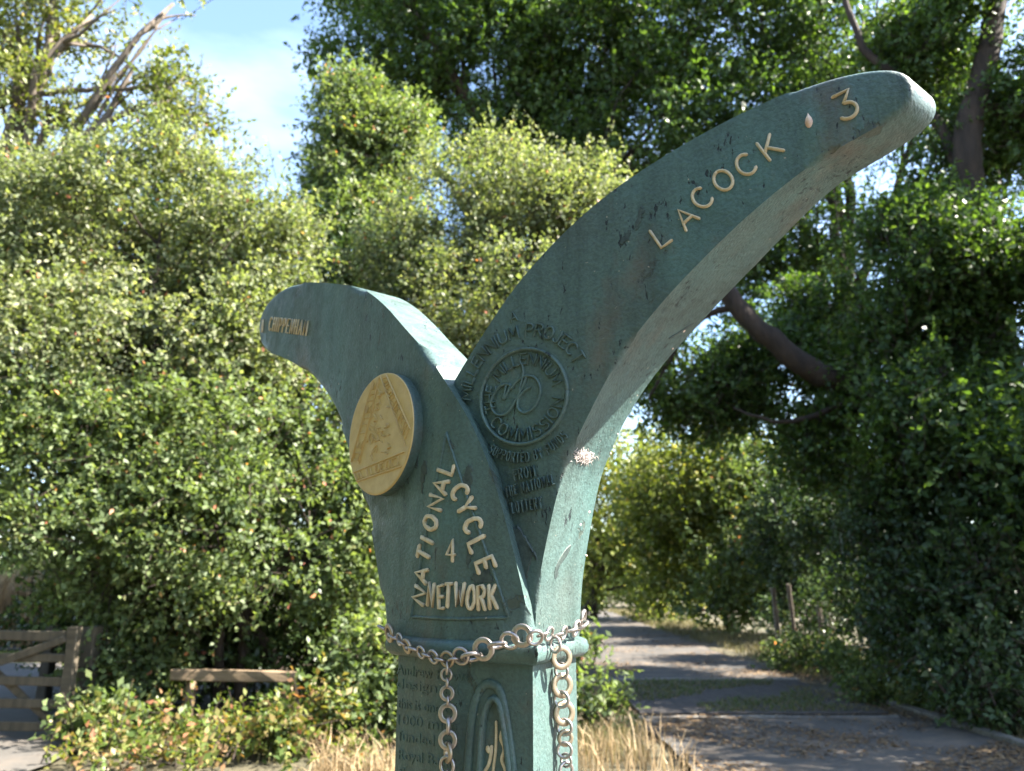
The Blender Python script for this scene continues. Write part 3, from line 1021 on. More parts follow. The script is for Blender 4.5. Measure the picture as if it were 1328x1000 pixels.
# shaggy pale scuff
rg = random.Random(7)
parts = []
for i in range(260):
    py, b = rg.gauss(585, 4.0), rg.gauss(.33, .12)
    if not .05 < b < .75: continue
    a = rg.uniform(0, 6.28)
    p0, p1 = (py, b), (py + 3 - 3.5 * math.sin(a), b + .06 * math.cos(a))
    A_, B_ = Vector(SIDE.p3(*p0, .0004)), Vector(SIDE.p3(*p1, rg.uniform(.0006, .004)))
    parts.append(tube_data([A_, (A_ + B_) / 2 + Vector((.0006, -.0006, .0004)), B_], [.0003, .0004, .0002], 4))
V, F = merge(parts)
pydata('pale_scuff', V, F, M['scuff'], arm_r, BASE)
for i in range(16):                # flaked specks along the far edge
    py, b = rg.uniform(360, 720), min(.97, max(.3, rg.gauss(.85, .13)))
    r_ = rg.uniform(.6, 1.9)
    side_flake([(py - r_, b), (py, b + .011 * r_), (py + r_, b), (py, b - .011 * r_)], M['primer'], 'paint_speck', .0004)

# ------------------------------------------------------------------ chain slung round the collar
chain_loc = (BASE[0], BASE[1], 0)
def link_mesh_flat(ro, ri, th):
    """washer-like ring, axis Z"""
    n = 28
    prof_ = [(ri, -th / 2 + .0004), (ri + .0005, -th / 2), (ro - .0006, -th / 2), (ro, -th / 2 + .0006), (ro, th / 2 - .0006), (ro - .0006, th / 2), (ri + .0005, th / 2), (ri, th / 2 - .0004)]
    V, F = [], []
    m = len(prof_)
    for k in range(n):
        a = 2 * math.pi * k / n
        for (r_, z) in prof_:
            V.append((r_ * math.cos(a), r_ * math.sin(a), z))
    for k in range(n):
        for j in range(m):
            F.append((k * m + j, ((k + 1) % n) * m + j, ((k + 1) % n) * m + (j + 1) % m, k * m + (j + 1) % m))
    me = bpy.data.meshes.new('link')
    me.from_pydata(V, [], F)
    me.polygons.foreach_set('use_smooth', [True] * len(me.polygons))
    me.set_sharp_from_angle(angle=R(50))
    return me
def link_mesh_wire(ro, rw, stretch=1.0):
    n, m = 26, 8
    V, F = [], []
    for k in range(n):
        a = 2 * math.pi * k / n
        for j in range(m):
            b = 2 * math.pi * j / m
            r_ = ro - rw + rw * math.cos(b)
            V.append((r_ * math.cos(a) * stretch, r_ * math.sin(a), rw * math.sin(b)))
    for k in range(n):
        for j in range(m):
            F.append((k * m + j, ((k + 1) % n) * m + j, ((k + 1) % n) * m + (j + 1) % m, k * m + (j + 1) % m))
    me = bpy.data.meshes.new('link')
    me.from_pydata(V, [], F)
    me.polygons.foreach_set('use_smooth', [True] * len(me.polygons))
    return me

chain = empty('chain', (BASE[0], BASE[1], zc), 'silvery ring-link chain slung round the collar with two hanging ends', 'chain')
mesh_cache = {}
def add_link(pos, tang, nrm, kind, ro, tilt=0.0, mat='steel', stretch=1.0):
    """ring of outer radius ro; tang = chain direction, nrm = ring axis"""
    key = (kind, round(ro, 4), mat, stretch)
    if key not in mesh_cache:
        me = link_mesh_flat(ro, ro * .56, .0042) if kind == 'flat' else link_mesh_wire(ro, max(.0017, ro * .19), stretch)
        me.materials.append(M[mat])
        mesh_cache[key] = me
    o = bpy.data.objects.new('link', mesh_cache[key])
    COL.objects.link(o)
    o.parent = chain
    t = Vector(tang).normalized()
    nz = Vector(nrm) - t * Vector(nrm).dot(t)
    nz.normalize()
    nz = Matrix.Rotation(tilt, 3, t) @ nz
    by = nz.cross(t)
    mt = Matrix((t, by, nz)).transposed().to_4x4()
    mt.translation = Vector(pos) - Vector((BASE[0], BASE[1], zc))
    o.matrix_basis = mt
    return o

nRv = Vector((-math.sin(TH), -math.cos(TH), 0))
nLv = Vector((-math.sin(PHI), -math.cos(PHI), 0))
sideN = Vector((math.cos(TH), -math.sin(TH), 0))
def cpos(px, py, lift):
    """point in front of the front faces"""
    u, z = FRONT.uz(px, py, -lift)
    return Vector(FRONT.p3(u, -lift, z)), (nRv if u > 0 else nLv)
def spos(px, py, lift):
    """point in front of the right-hand side face of post and collar"""
    c = Vector((*FRONT.pt(uPR, 0.004), 0)) + sideN * lift
    dv = Vector((math.sin(TH), math.cos(TH), 0))
    r = ray(px, py)
    # c + s*dv = t*r in plan
    Mx = np.array([[r[0], -dv.x], [r[1], -dv.y]])
    t, s = np.linalg.solve(Mx, np.array([c.x, c.y]))
    return Vector((c.x + s * dv.x, c.y + s * dv.y, EYE + r[2] * t)), sideN

# (px, py, outer radius in photo px, kind, lift, tilt, finish)
run = [(497, 815, 9, 'wire', .012, 1.2, 'steel'), (505, 821, 12, 'flat', .016, .25, 'brassy'), (512, 827, 8, 'wire', .017, 1.35, 'steel'), (518, 829, 8.5, 'wire', .018, .2, 'steel'), (523, 834, 7, 'wire', .019, 1.4, 'steel'),
       (528, 838, 10, 'flat', .019, .35, 'brassy'), (537, 842, 9, 'wire', .02, 1.3, 'steel'), (546, 846, 9, 'wire', .02, .3, 'steel'), (554, 850, 7.5, 'wire', .02, 1.35, 'steel'),
       (562, 852, 10, 'wire', .02, .4, 'steel'), (571, 856, 8, 'wire', .021, 1.35, 'steel'), (580, 855, 11, 'wire', .021, .2, 'brassy'), (589, 856, 8.5, 'wire', .021, 1.35, 'steel'),
       (598, 851, 12.5, 'wire', .02, .3, 'steel'), (612, 852, 15, 'wire', .021, 1.25, 'steel'), (627, 842, 15, 'flat', .02, .15, 'steel'), (645, 837, 13.5, 'wire', .02, 1.35, 'steel'),
       (661, 831, 13.5, 'wire', .021, .5, 'steel'), (677, 824.5, 15, 'flat', .02, .1, 'steel')]
prev = None
pts3 = [cpos(x, y, l) for (x, y, r_, k_, l, t_, m_) in run]
for i, (x, y, r_, k_, l, t_, m_) in enumerate(run):
    p_, n_ = pts3[i]
    tg = pts3[min(i + 1, len(run) - 1)][0] - pts3[max(i - 1, 0)][0]
    dist = (p_ - Vector((0, 0, EYE))).length
    add_link(p_, tg, n_, k_, r_ / FPX * dist * .97, t_, m_)
last = pts3[-1][0]
run2 = [(694, 827, 12, 'wire', .016, .5, 'steel'), (704, 823, 9, 'wire', .017, 1.3, 'steel'), (712, 822, 10.5, 'wire', .017, .3, 'steel'), (723, 824, 9, 'wire', .018, 1.2, 'steel'), (731, 821, 10, 'wire', .017, .4, 'steel'),
        (740, 818, 10.5, 'wire', .017, 1.3, 'steel'), (747, 815, 12, 'wire', .017, .35, 'steel'), (753, 812, 12.5, 'wire', .016, 1.2, 'steel'), (756, 803, 13, 'wire', .016, .3, 'steel')]
pts3 = [spos(x, y, l) for (x, y, r_, k_, l, t_, m_) in run2]
for i, (x, y, r_, k_, l, t_, m_) in enumerate(run2):
    p_, n_ = pts3[i]
    tg = pts3[min(i + 1, len(run2) - 1)][0] - (pts3[i - 1][0] if i else last)
    dist = (p_ - Vector((0, 0, EYE))).length
    nn = (nRv + sideN).normalized() if i < 5 else n_
    add_link(p_, tg, nn, k_, r_ / FPX * dist * .97, t_, m_)
tail_l = [(580, 866, 9, 'wire', 1.4), (579, 875, 8.5, 'wire', .3), (580, 885, 7, 'wire', 1.35), (580, 899, 9.5, 'flat', .15), (581, 909, 7, 'wire', 1.45), (581, 925, 12, 'flat', .1), (582, 941, 11, 'flat', 1.5), (581, 959.5, 12, 'flat', .15),
          (581, 976, 12.5, 'flat', 1.1), (580, 993, 12, 'wire', .5), (580, 1010, 11, 'wire', 1.3), (580, 1027, 11, 'flat', .2), (580, 1042, 10, 'wire', 1.3)]
for i, (x, y, r_, k_, t_) in enumerate(tail_l):
    p_, n_ = cpos(x, y, .013 if y > 868 else .018)
    add_link(p_, (0, 0, -1), (n_ + Vector((.35, -.3, 0))).normalized(), k_, r_ / FPX * p_.y * 1.0, t_, 'brassy' if i in (8,) else 'steel')
tail_r = [(720, 836, 11, 'wire', 1.3), (728, 853, 14.5, 'flat', .0), (728, 870, 10.5, 'wire', 1.3), (729, 889, 15, 'flat', .25), (728, 907, 11, 'wire', 1.15), (731.5, 925, 15, 'flat', .25), (732, 943, 11, 'wire', 1.1), (733, 957, 10, 'flat', .5),
          (732, 973, 10.5, 'wire', .9), (734, 986, 9, 'wire', 1.4), (734, 999, 11, 'wire', .2), (734, 1014, 10, 'wire', 1.3), (734, 1030, 11, 'flat', .2)]
for i, (x, y, r_, k_, t_) in enumerate(tail_r):
    p_, n_ = spos(x, y, .020 if y < 862 else .012)
    add_link(p_, (0, 0, -1), (nRv * .75 + sideN).normalized() if y < 862 else (sideN + nRv * .35).normalized(), k_, r_ / FPX * p_.y * 1.0, t_, 'brassy' if k_ == 'flat' else 'steel')

# ------------------------------------------------------------------ foliage
def mesh_quads(name, verts, rnd, mat, parent=None, nv=4):
    """verts: (N, nv, 3) array, one face each; rnd: value per face"""
    N = len(verts)
    me = bpy.data.meshes.new(name)
    me.vertices.add(N * nv)
    me.vertices.foreach_set('co', np.ascontiguousarray(verts, dtype=np.float32).ravel())
    me.loops.add(N * nv)
    me.loops.foreach_set('vertex_index', np.arange(N * nv, dtype=np.int32))
    me.polygons.add(N)
    me.polygons.foreach_set('loop_start', np.arange(0, N * nv, nv, dtype=np.int32))
    me.update(calc_edges=True)
    at_ = me.attributes.new('rnd', 'FLOAT', 'FACE')
    at_.data.foreach_set('value', np.ascontiguousarray(rnd, dtype=np.float32))
    return link_mesh(name, me, mat, parent)

def unit(a):
    return a / (np.linalg.norm(a, axis=-1, keepdims=True) + 1e-9)

def wavy(p, f, ph):
    return (np.sin(p[:, 0] * f + ph) * np.sin(p[:, 1] * f * 1.1 + ph * 1.7) + np.sin(p[:, 2] * f * 1.2 + ph * .6) * np.sin(p[:, 0] * f * .7 - p[:, 1] * f * .8 + ph)) * .5

def foliage(lobes, n_twig, per, leaf, twig, rng, shell=0.35, gap=-0.35, gap_f=2.2, spread=0.55, up=0.25, aspect=0.55, droop=0.0, spray=1.0):
    """leaf quads on twigs scattered through the outer volume of ellipsoid lobes; lobes: (x,y,z,rx,ry,rz)"""
    lb = np.array(lobes, float)
    w = (lb[:, 3] * lb[:, 4] * lb[:, 5]) ** (2 / 3)
    # sprays: centres spread over the outer volume, several twigs to each
    per_spray = 18
    m = int(n_twig / per_spray * 1.9)
    idx = rng.choice(len(lb), m, p=w / w.sum())
    d = unit(rng.normal(size=(m, 3)))
    c, r = lb[idx, :3], lb[idx, 3:]
    lump = 1 + .16 * wavy(d * 3.1 + idx[:, None], 1.9, 1.3) + .10 * wavy(d * 7 + idx[:, None], 1.6, 4.1)
    s = 1 - np.abs(rng.normal(0, shell, m))
    s = np.clip(s, 0.05, 1.12)
    p = c + d * r * (s * lump)[:, None]
    keep = wavy(p, gap_f, 2.0) + .5 * wavy(p, gap_f * 2.3, 5.0) > gap
    deep = np.zeros(m, bool)
    for k in range(len(lb)):
        q = np.linalg.norm((p - lb[k, :3]) / lb[k, 3:], axis=1)
        deep |= q < 0.45
    keep &= ~(deep & (rng.random(m) < .75))
    p, d, r = p[keep], d[keep], r[keep]
    K = len(p)
    reps = rng.poisson(per_spray * rng.uniform(.5, 1.5, K))
    reps = np.maximum(reps, 2)
    nrm = unit(unit(d / r) * .8 + rng.normal(0, .35, (K, 3)))
    ctone = rng.normal(0, .13, K)
    size = leaf * spray * rng.uniform(1.7, 3.8, K)
    ci = np.repeat(np.arange(K), reps)
    g = rng.normal(0, 1, (len(ci), 3))
    flat_ = nrm[ci]
    g = g - flat_ * (np.sum(g * flat_, axis=1, keepdims=True)) * .45
    p = p[ci] + g * size[ci][:, None]
    nrm = nrm[ci]
    ok = p[:, 2] > 0.03
    p, nrm, ci = p[ok][:int(n_twig * 1.15)], nrm[ok][:int(n_twig * 1.15)], ci[ok][:int(n_twig * 1.15)]
    T = len(p)
    td = unit(nrm * .7 + rng.normal(0, .5, (T, 3)) + np.array([0, 0, up]) - np.array([0, 0, droop]))
    tl = twig * rng.uniform(.5, 1.4, T)
    tone = ctone[ci] + rng.normal(0, .07, T)
    t = (np.arange(per) + .5)[None, :] / per + rng.uniform(-.3, .3, (T, per)) / per
    base = p[:, None, :] + td[:, None, :] * (t * tl[:, None])[..., None]
    ax = unit(td[:, None, :] * .5 + rng.normal(0, spread, (T, per, 3)))
    sunv = np.array([_sd.x, _sd.y, _sd.z])
    nn = unit(nrm[:, None, :] * .55 + np.array([0, 0, .55]) + rng.normal(0, .55, (T, per, 3)))
    sd = unit(np.cross(ax, nn))
    nn = np.cross(sd, ax)
    ll = leaf * rng.uniform(.5, 1.35, (T, per))[..., None]
    b0 = base
    tip = base + ax * ll + nn * ll * -.12
    mid = base + ax * ll * .48
    h = ll * aspect * .5
    v = np.stack([b0, mid + sd * h + nn * h * .3, tip, mid - sd * h + nn * h * .3], axis=2).reshape(-1, 4, 3)
    rnd = np.clip(.42 + tone[:, None] + rng.normal(0, .2, (T, per)), 0, .93).ravel()
    odd = rng.random(len(rnd)) < .009
    rnd[odd] = rng.uniform(.96, 1, odd.sum())
    ends = np.stack([p - td * tl[:, None] * .3, p + td * tl[:, None]], axis=1)
    return v, rnd, ends

def twig_sticks(ends, rng, frac, r0, mat, parent, name='twigs'):
    k = rng.random(len(ends)) < frac
    e = ends[k]
    if len(e) == 0:
        return
    a, b = e[:, 0], e[:, 1]
    d = unit(b - a)
    s1 = unit(np.cross(d, np.array([.3, .5, .8])))
    s2 = np.cross(d, s1)
    quads = []
    for (u_, v_) in ((s1, s2), (s2, -s1), (-s1, -s2), (-s2, s1)):
        quads.append(np.stack([a + u_ * r0, a + v_ * r0, b + v_ * r0 * .5, b + u_ * r0 * .5], axis=1))
    q = np.concatenate(quads)
    return tag(mesh_quads(name, q, np.zeros(len(q)), mat, parent), kind='stuff')

def px_lobes(L):
    """(photo x, y, distance, half width px, half height px[, depth m]) -> world ellipsoids"""
    out = []
    for q in L:
        x, y, Y, rx, rz = q[:5]
        p = at(x, y, Y)
        k = Y / FPX * 1.02
        ry = q[5] if len(q) > 5 else rx * k
        out.append((p.x, p.y, p.z, rx * k, ry, rz * k))
    return out

def plant(name, label, cat, base, lobes, n_twig, per, leaf, twig, mat, seed, bark='bark', group=None, trunk_r=0.12, limbs=(), auto=True, part='crown', stick=0.25, stems=1, extra=None, world_lobes=None, **kw):
    rng = np.random.default_rng(seed)
    pr = random.Random(seed)
    L = world_lobes or px_lobes(lobes)
    bx, by = base
    e = empty(name, (bx, by, 0), label, cat, group)
    v, rnd, ends = foliage(L, n_twig, per, leaf, twig, rng, **kw)
    if extra:
        v2, r2, _e = foliage(px_lobes(extra[0]), extra[1], extra[2], extra[3], extra[4], rng, **kw)
        v, rnd = np.concatenate([v, v2]), np.concatenate([rnd, r2])
    o3 = np.array([bx, by, 0])
    cr = mesh_quads(part, v - o3, rnd, M[mat], e)
    # trunk and limbs
    parts = []
    lb = np.array(L)
    cen = (lb[:, :3] * lb[:, 3:4]).sum(0) / lb[:, 3].sum()
    top = Vector((cen[0] * .6 + bx * .4, cen[1] * .6 + by * .4, cen[2]))
    if auto:
        for s in range(stems):
            b0 = Vector((bx + pr.uniform(-.5, .5) * (stems > 1), by + pr.uniform(-.4, .4) * (stems > 1), -.05))
            tp = wander(b0, top + Vector([pr.uniform(-.5, .5) for _ in range(3)]) * (stems > 1), 8, .22, pr)
            parts.append(tube_data(tp, [trunk_r * (1.25 if i == 0 else 1 - .65 * i / 8) for i in range(9)], 9, pr, .08))
            for k in range(len(L)):
                if stems > 1 and k % stems != s:
                    continue
                c = Vector(L[k][:3])
                st = tp[min(range(len(tp)), key=lambda i: (tp[i] - c).length + abs(tp[i].z - c.z * .6))]
                lp = wander(st, c, 6, .3, pr)
                r0 = trunk_r * .5
                parts.append(tube_data(lp, [r0 * (1 - .75 * i / 6) for i in range(7)], 6, pr, .08))
                for _ in range(4):
                    j = pr.randrange(2, 6)
                    dv = Vector([pr.gauss(0, 1) for _ in range(3)]).normalized()
                    en = c + Vector((dv.x * L[k][3], dv.y * L[k][4], dv.z * L[k][5])) * .85
                    sp_ = wander(lp[j], en, 5, .3, pr)
                    parts.append(tube_data(sp_, [r0 * .35 * (1 - .75 * i / 5) for i in range(6)], 5))
    for (pts, r0, r1) in limbs:
        P = [at(*q) for q in pts]
        P = [Vector(q) for q in smooth_poly([tuple(q) for q in P], False, 4)]
        n_ = len(P)
        P = [q + Vector([pr.uniform(-.03, .03) for _ in range(3)]) for q in P]
        parts.append(tube_data(P, [r0 + (r1 - r0) * i / (n_ - 1) for i in range(n_)], 10, pr, .1))
    if parts:
        V, F = merge(parts)
        pydata('trunk' if part == 'crown' else 'stem', V, F, M[bark], e, (bx, by, 0))
    twig_sticks(ends - o3, rng, stick, .006 if leaf < .08 else .009, M[bark], e)
    return e

# sunlit hawthorn hedge tree on the left
plant('hawthorn_tree', 'tall pale green sunlit hawthorn standing behind the wooden gate', 'tree', (-5.2, 10.9),
      [(-20, 330, 11.2, 120, 160), (95, 280, 11.2, 130, 125), (210, 290, 10.9, 110, 130), (300, 290, 10.8, 66, 85), (345, 350, 10.5, 60, 95), (60, 480, 10.6, 150, 120), (220, 450, 10.3, 130, 120), (335, 450, 10.3, 60, 80)],
      14000, 9, .072, .34, 'l_pale', 1, trunk_r=.13, stems=3, shell=.34, gap=-.12, gap_f=2.1)
plant('hazel_bush', 'big mid green bush drooping over the low rails', 'bush', (-3.0, 9.9),
      [(70, 600, 10.0, 120, 100), (190, 590, 9.6, 120, 90), (300, 585, 9.6, 110, 90), (410, 600, 9.8, 70, 90), (150, 700, 9.5, 120, 80), (280, 690, 9.0, 110, 85), (400, 690, 9.2, 90, 70), (450, 700, 9.4, 55, 90), (200, 770, 9.1, 90, 55)],
      10500, 9, .07, .30, 'l_hazel', 2, trunk_r=.08, stems=3, shell=.34, up=.0, gap=-.12, gap_f=2.6)
# dark leafy tree in the hollow, with added dark leaves standing in for shade
plant('shade_backing_leaves', 'dark leaves added so the gaps in the pale hawthorn read as deep shade', 'tree', (-6.2, 13.6),  # dark backing added for the depth shade inside the hawthorn
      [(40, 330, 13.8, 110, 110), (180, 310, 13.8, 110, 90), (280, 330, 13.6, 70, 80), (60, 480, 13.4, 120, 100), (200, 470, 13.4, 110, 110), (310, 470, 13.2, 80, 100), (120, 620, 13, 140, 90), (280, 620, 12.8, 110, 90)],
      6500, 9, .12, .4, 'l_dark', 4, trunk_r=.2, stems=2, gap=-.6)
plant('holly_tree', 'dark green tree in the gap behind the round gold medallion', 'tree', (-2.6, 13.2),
      [(430, 520, 13.0, 110, 140), (440, 380, 13.2, 95, 110), (500, 640, 12.5, 110, 140), (360, 760, 11.6, 150, 70), (460, 780, 11.6, 110, 60), (600, 640, 13, 110, 150), (200, 800, 12, 150, 50), (270, 840, 10.9, 110, 38), (400, 845, 10.9, 110, 45), (150, 850, 11.4, 60, 30)],  # lowest lobes: dark leaves added to keep the hollow in shade
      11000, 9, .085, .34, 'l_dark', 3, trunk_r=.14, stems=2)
plant('maple_tree', 'rounded green tree with a sunlit top rising beside the open sky', 'tree', (-3.2, 15.0),
      [(455, 165, 14.8, 45, 62), (445, 255, 14.8, 50, 80), (505, 200, 15, 55, 75), (475, 320, 14.6, 75, 75)],
      6000, 9, .095, .38, 'l_hazel', 5, trunk_r=.15)
plant('spindle_bush', 'feathery pale sunlit bush framed between the two sign arms', 'bush', (-0.2, 12.0),
      [(585, 300, 11.8, 80, 90), (660, 270, 11.9, 85, 90), (735, 275, 12.1, 65, 75), (530, 360, 11.8, 60, 80), (640, 400, 11.5, 120, 100), (760, 330, 12, 60, 80), (600, 500, 11.8, 110, 90)],
      9500, 9, .068, .40, 'l_pale', 6, trunk_r=.1, stems=3, shell=.34, up=.5, gap=-.2)
# far dark crowns behind
plant('lime_tree', 'tall dark green tree closing the view above the pale bush', 'tree', (0.5, 21.0),
      [(440, 90, 21, 36, 42), (540, 60, 20.5, 90, 80), (520, -40, 20.5, 130, 60), (640, 90, 20, 110, 110), (760, 60, 19.5, 120, 120), (700, 200, 20, 110, 90), (850, 170, 19, 110, 110), (680, -60, 20, 160, 70), (840, 20, 19, 110, 90)],
      13000, 9, .15, .6, 'l_oak', 7, trunk_r=.35)
plant('lime_tree', 'broad dark green tree behind the raised LACOCK arm', 'tree', (9.2, 20.6),
      [(985, 30, 18.5, 120, 90), (1120, 25, 18.5, 110, 90), (920, 140, 18.6, 90, 90), (1080, 170, 18.5, 110, 80), (1200, 120, 18, 90, 90), (980, 300, 19, 90, 80), (1060, 300, 18.5, 80, 70), (960, 410, 19, 80, 55), (1040, -60, 19, 150, 60)],
      8500, 9, .14, .55, 'l_oak', 17, trunk_r=.3, shell=.4, gap=-.08, gap_f=1.3)
# the big oak on the right of the road
OAK_L = [(1290, 20, 12.6, 90, 75), (1330, 150, 12.6, 90, 100), (1250, 330, 11.6, 95, 80), (1160, 340, 12.3, 75, 55), (1200, 70, 13, 70, 60),
         (1310, 430, 11.5, 90, 100), (1200, 450, 12.0, 80, 65), (1085, 410, 14.6, 60, 45), (1000, 490, 14.8, 90, 50), (910, 500, 14.8, 80, 60), (1240, 570, 11.4, 120, 90), (1110, 575, 13.6, 100, 50), (1200, 240, 13.5, 70, 50)]
plant('oak_tree', 'great spreading oak with a thick leaning limb shading the road', 'tree', (8.3, 12.6), OAK_L,
      17500, 9, .1, .40, 'l_oak', 8, trunk_r=.34, shell=.42, gap=-.12, gap_f=1.7, stick=.3, auto=False,
      extra=([(1500, 100, 12, 160, 200, 2.5), (1480, 430, 11, 150, 160, 2.2), (1520, 650, 10.5, 130, 130, 2.0), (1480, 600, 8.5, 130, 130, 1.6)], 5200, 9, .13, .5),
      limbs=[([(1330, 820, 12.6), (1318, 640, 12.6), (1304, 500, 12.6), (1288, 380, 12.5), (1262, 260, 12.4), (1254, 180, 12.3), (1276, 90, 12.3), (1300, -40, 12.3)], .31, .18),
             ([(1300, 560, 12.6), (1210, 545, 12.8), (1120, 505, 12.9), (1050, 480, 13.0), (1000, 440, 13.1), (955, 395, 13.2), (925, 345, 13.3)], .25, .15),
             ([(1252, 230, 12.4), (1215, 160, 12.8), (1160, 100, 12.8), (1120, 60, 13.0), (1090, -20, 13.2)], .12, .05),
             ([(925, 345, 13.3), (905, 300, 13.6), (915, 250, 13.9), (940, 200, 14.2)], .14, .05),
             ([(955, 395, 13.2), (900, 420, 13.6), (860, 480, 14.0), (840, 520, 14.2)], .07, .02),
             ([(1120, 505, 12.9), (1060, 540, 12.8), (1000, 545, 13.2), (950, 530, 13.6)], .06, .02),
             ([(1262, 130, 12.3), (1330, 150, 12.3), (1400, 130, 12.3)], .13, .06)])
# hedge under the oak, right of the road
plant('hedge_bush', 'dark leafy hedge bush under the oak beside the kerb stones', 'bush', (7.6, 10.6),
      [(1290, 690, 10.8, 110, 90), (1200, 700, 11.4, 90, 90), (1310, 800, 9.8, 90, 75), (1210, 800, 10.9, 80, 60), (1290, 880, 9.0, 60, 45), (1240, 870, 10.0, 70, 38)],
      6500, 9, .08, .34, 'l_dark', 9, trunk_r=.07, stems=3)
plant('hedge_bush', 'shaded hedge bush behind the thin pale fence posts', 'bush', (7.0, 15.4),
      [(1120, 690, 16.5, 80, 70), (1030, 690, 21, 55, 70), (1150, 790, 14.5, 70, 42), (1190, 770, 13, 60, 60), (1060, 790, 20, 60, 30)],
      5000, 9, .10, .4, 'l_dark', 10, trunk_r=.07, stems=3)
# trees along the far stretch of road
far = [('thorn_bush', 'dark thorn bush closing the far end of the road', (2.6, 50.0), [(770, 740, 50, 70, 40), (830, 735, 52, 60, 45), (720, 730, 50, 60, 50), (880, 745, 48, 50, 35)], 'l_hazel', .2),
       ('elm_tree', 'yellowish green tree at the far left bend of the road', (3.2, 34.0), [(815, 640, 34, 60, 75), (790, 715, 34, 60, 75), (860, 755, 32, 40, 35), (850, 700, 35, 60, 60), (770, 640, 36, 70, 100)], 'l_yellow', .2),
       ('elm_tree', 'loose sunlit tree leaning over the far road below the oak limb', (6.6, 27.0), [(880, 640, 27, 70, 80), (930, 600, 26, 60, 60), (890, 725, 27, 60, 65), (960, 690, 25, 70, 80), (940, 760, 25, 60, 35)], 'l_yellow', .18),
       ('elm_tree', 'dull green tree beyond the two thin fence posts', (8.6, 24.0), [(1000, 640, 24, 60, 75), (1020, 730, 23, 60, 55), (960, 750, 24.5, 60, 40), (1060, 640, 24, 60, 60)], 'l_hazel', .16)]
for i, (nm, lab, base, lob, mt, lf) in enumerate(far):
    plant(nm, lab, 'bush' if nm == 'thorn_bush' else 'tree', base, lob, 3200, 8, lf, .6, mt, 20 + i, trunk_r=.14, stems=2, gap=-.25, gap_f=1.2)
# branches of the tree in the upper left corner
plant('ash_tree', 'open crowned tree with bare pale branches above the hawthorn', 'tree', (-12.6, 15.5),
      [(20, 20, 15, 70, 50), (120, 20, 15, 70, 35), (225, 5, 15.2, 45, 14), (175, 85, 15.2, 42, 32), (225, 130, 15.5, 55, 50), (255, 175, 16, 50, 40), (60, 130, 15.2, 90, 30), (-40, 80, 15, 90, 80), (60, -60, 15, 160, 60)],
      2500, 8, .12, .5, 'l_yellow', 30, bark='bark_pale', trunk_r=.3, shell=.5, gap=-.15, gap_f=1.6, stick=.6,
      limbs=[([(-240, 900, 15.5), (-200, 500, 15.5), (-140, 280, 15.4), (-60, 160, 15.3), (0, 128, 15.2)], .34, .17),
             ([(0, 128, 15.2), (45, 105, 15.2), (62, 70, 15.1), (66, 20, 15.1), (72, -30, 15.1)], .13, .06),
             ([(0, 135, 15.2), (50, 122, 15.2), (100, 116, 15.2), (150, 118, 15.3), (200, 112, 15.4)], .08, .03),
             ([(62, 70, 15.1), (100, 56, 15.2), (140, 66, 15.2), (165, 82, 15.2)], .06, .02)])
plant('oak_tree', 'unseen oak crown added to shade the near lane', 'tree', (10.5, 7.2),  # crown out of view, added to throw shade on the near lane
      [], 3600, 9, .12, .45, 'l_oak', 33, trunk_r=.22, gap=-.05, gap_f=1.3,
      world_lobes=[(8.6, 7.6, 5.6, 1.6, 1.9, 1.5), (10.6, 6.6, 7.0, 1.9, 1.9, 1.7), (9.4, 9.2, 6.6, 1.6, 1.6, 1.5), (12.0, 8.4, 7.6, 1.6, 1.8, 1.5)])
plant('added_screen_tree', 'unseen tree added to screen open sky from the medallion arm', 'tree', (-9.8, 4.6),  # added out of view to block the sky sheen on the left arm
      [], 3600, 8, .18, .5, 'l_hazel', 34, trunk_r=.2,
      world_lobes=[(-9.0, 4.4, 2.6, 2.0, 2.4, 2.6), (-9.8, 5.6, 5.6, 2.2, 2.4, 2.6), (-9.4, 2.6, 6.4, 2.2, 2.2, 2.6), (-10.2, 4.4, 8.6, 2.2, 2.4, 2.2)])
# leaf mass added behind the viewer to darken the sign's front faces
plant('hedge_bush', 'unseen hedge added behind the viewer to darken the signpost front', 'bush', (-2.5, -4.2),
      [], 6500, 8, .18, .5, 'l_hazel', 31, trunk_r=.1, stems=3,
      world_lobes=[(-6, -1.5, 2.2, 2.0, 1.6, 2.4), (-4.5, -4.0, 2.4, 2.0, 1.5, 2.6), (-1.8, -4.8, 2.4, 2.0, 1.5, 2.6), (1.0, -5.2, 2.2, 1.8, 1.4, 2.4), (-7.5, 2.0, 2.6, 1.6, 2.2, 3.0), (-9.0, -1.5, 5.5, 2.0, 2.2, 2.6), (-6.5, -5.5, 6.0, 2.2, 2.0, 2.8), (-3.0, -7.0, 6.0, 2.4, 2.0, 2.8)])

# ------------------------------------------------------------------ low growth
plant('bramble_bush', 'low bramble with yellowing leaves in front of the low rails', 'bramble', (-2.9, 8.0),
      [(185, 950, 8.2, 45, 26), (255, 985, 7.9, 55, 18), (345, 985, 7.9, 45, 16), (405, 945, 7.9, 50, 32), (300, 1000, 7.6, 120, 30), (430, 985, 7.6, 60, 30), (140, 1010, 7.3, 60, 26), (230, 1015, 7.1, 70, 26), (370, 1015, 7.0, 80, 28)],
      2300, 7, .072, .26, 'l_bramble', 40, part='foliage', spray=.55, trunk_r=.012, stems=4, spread=.8)
plant('ivy_bush', 'glossy green ivy climbing at the end of the low rail', 'ivy', (-1.9, 8.5),
      [(455, 865, 8.7, 45, 35), (490, 880, 8.5, 45, 60), (470, 940, 8.2, 55, 35), (510, 900, 8.5, 40, 80)],
      1500, 7, .07, .24, 'l_hazel', 41, part='foliage', spray=.55, trunk_r=.012, stems=3)
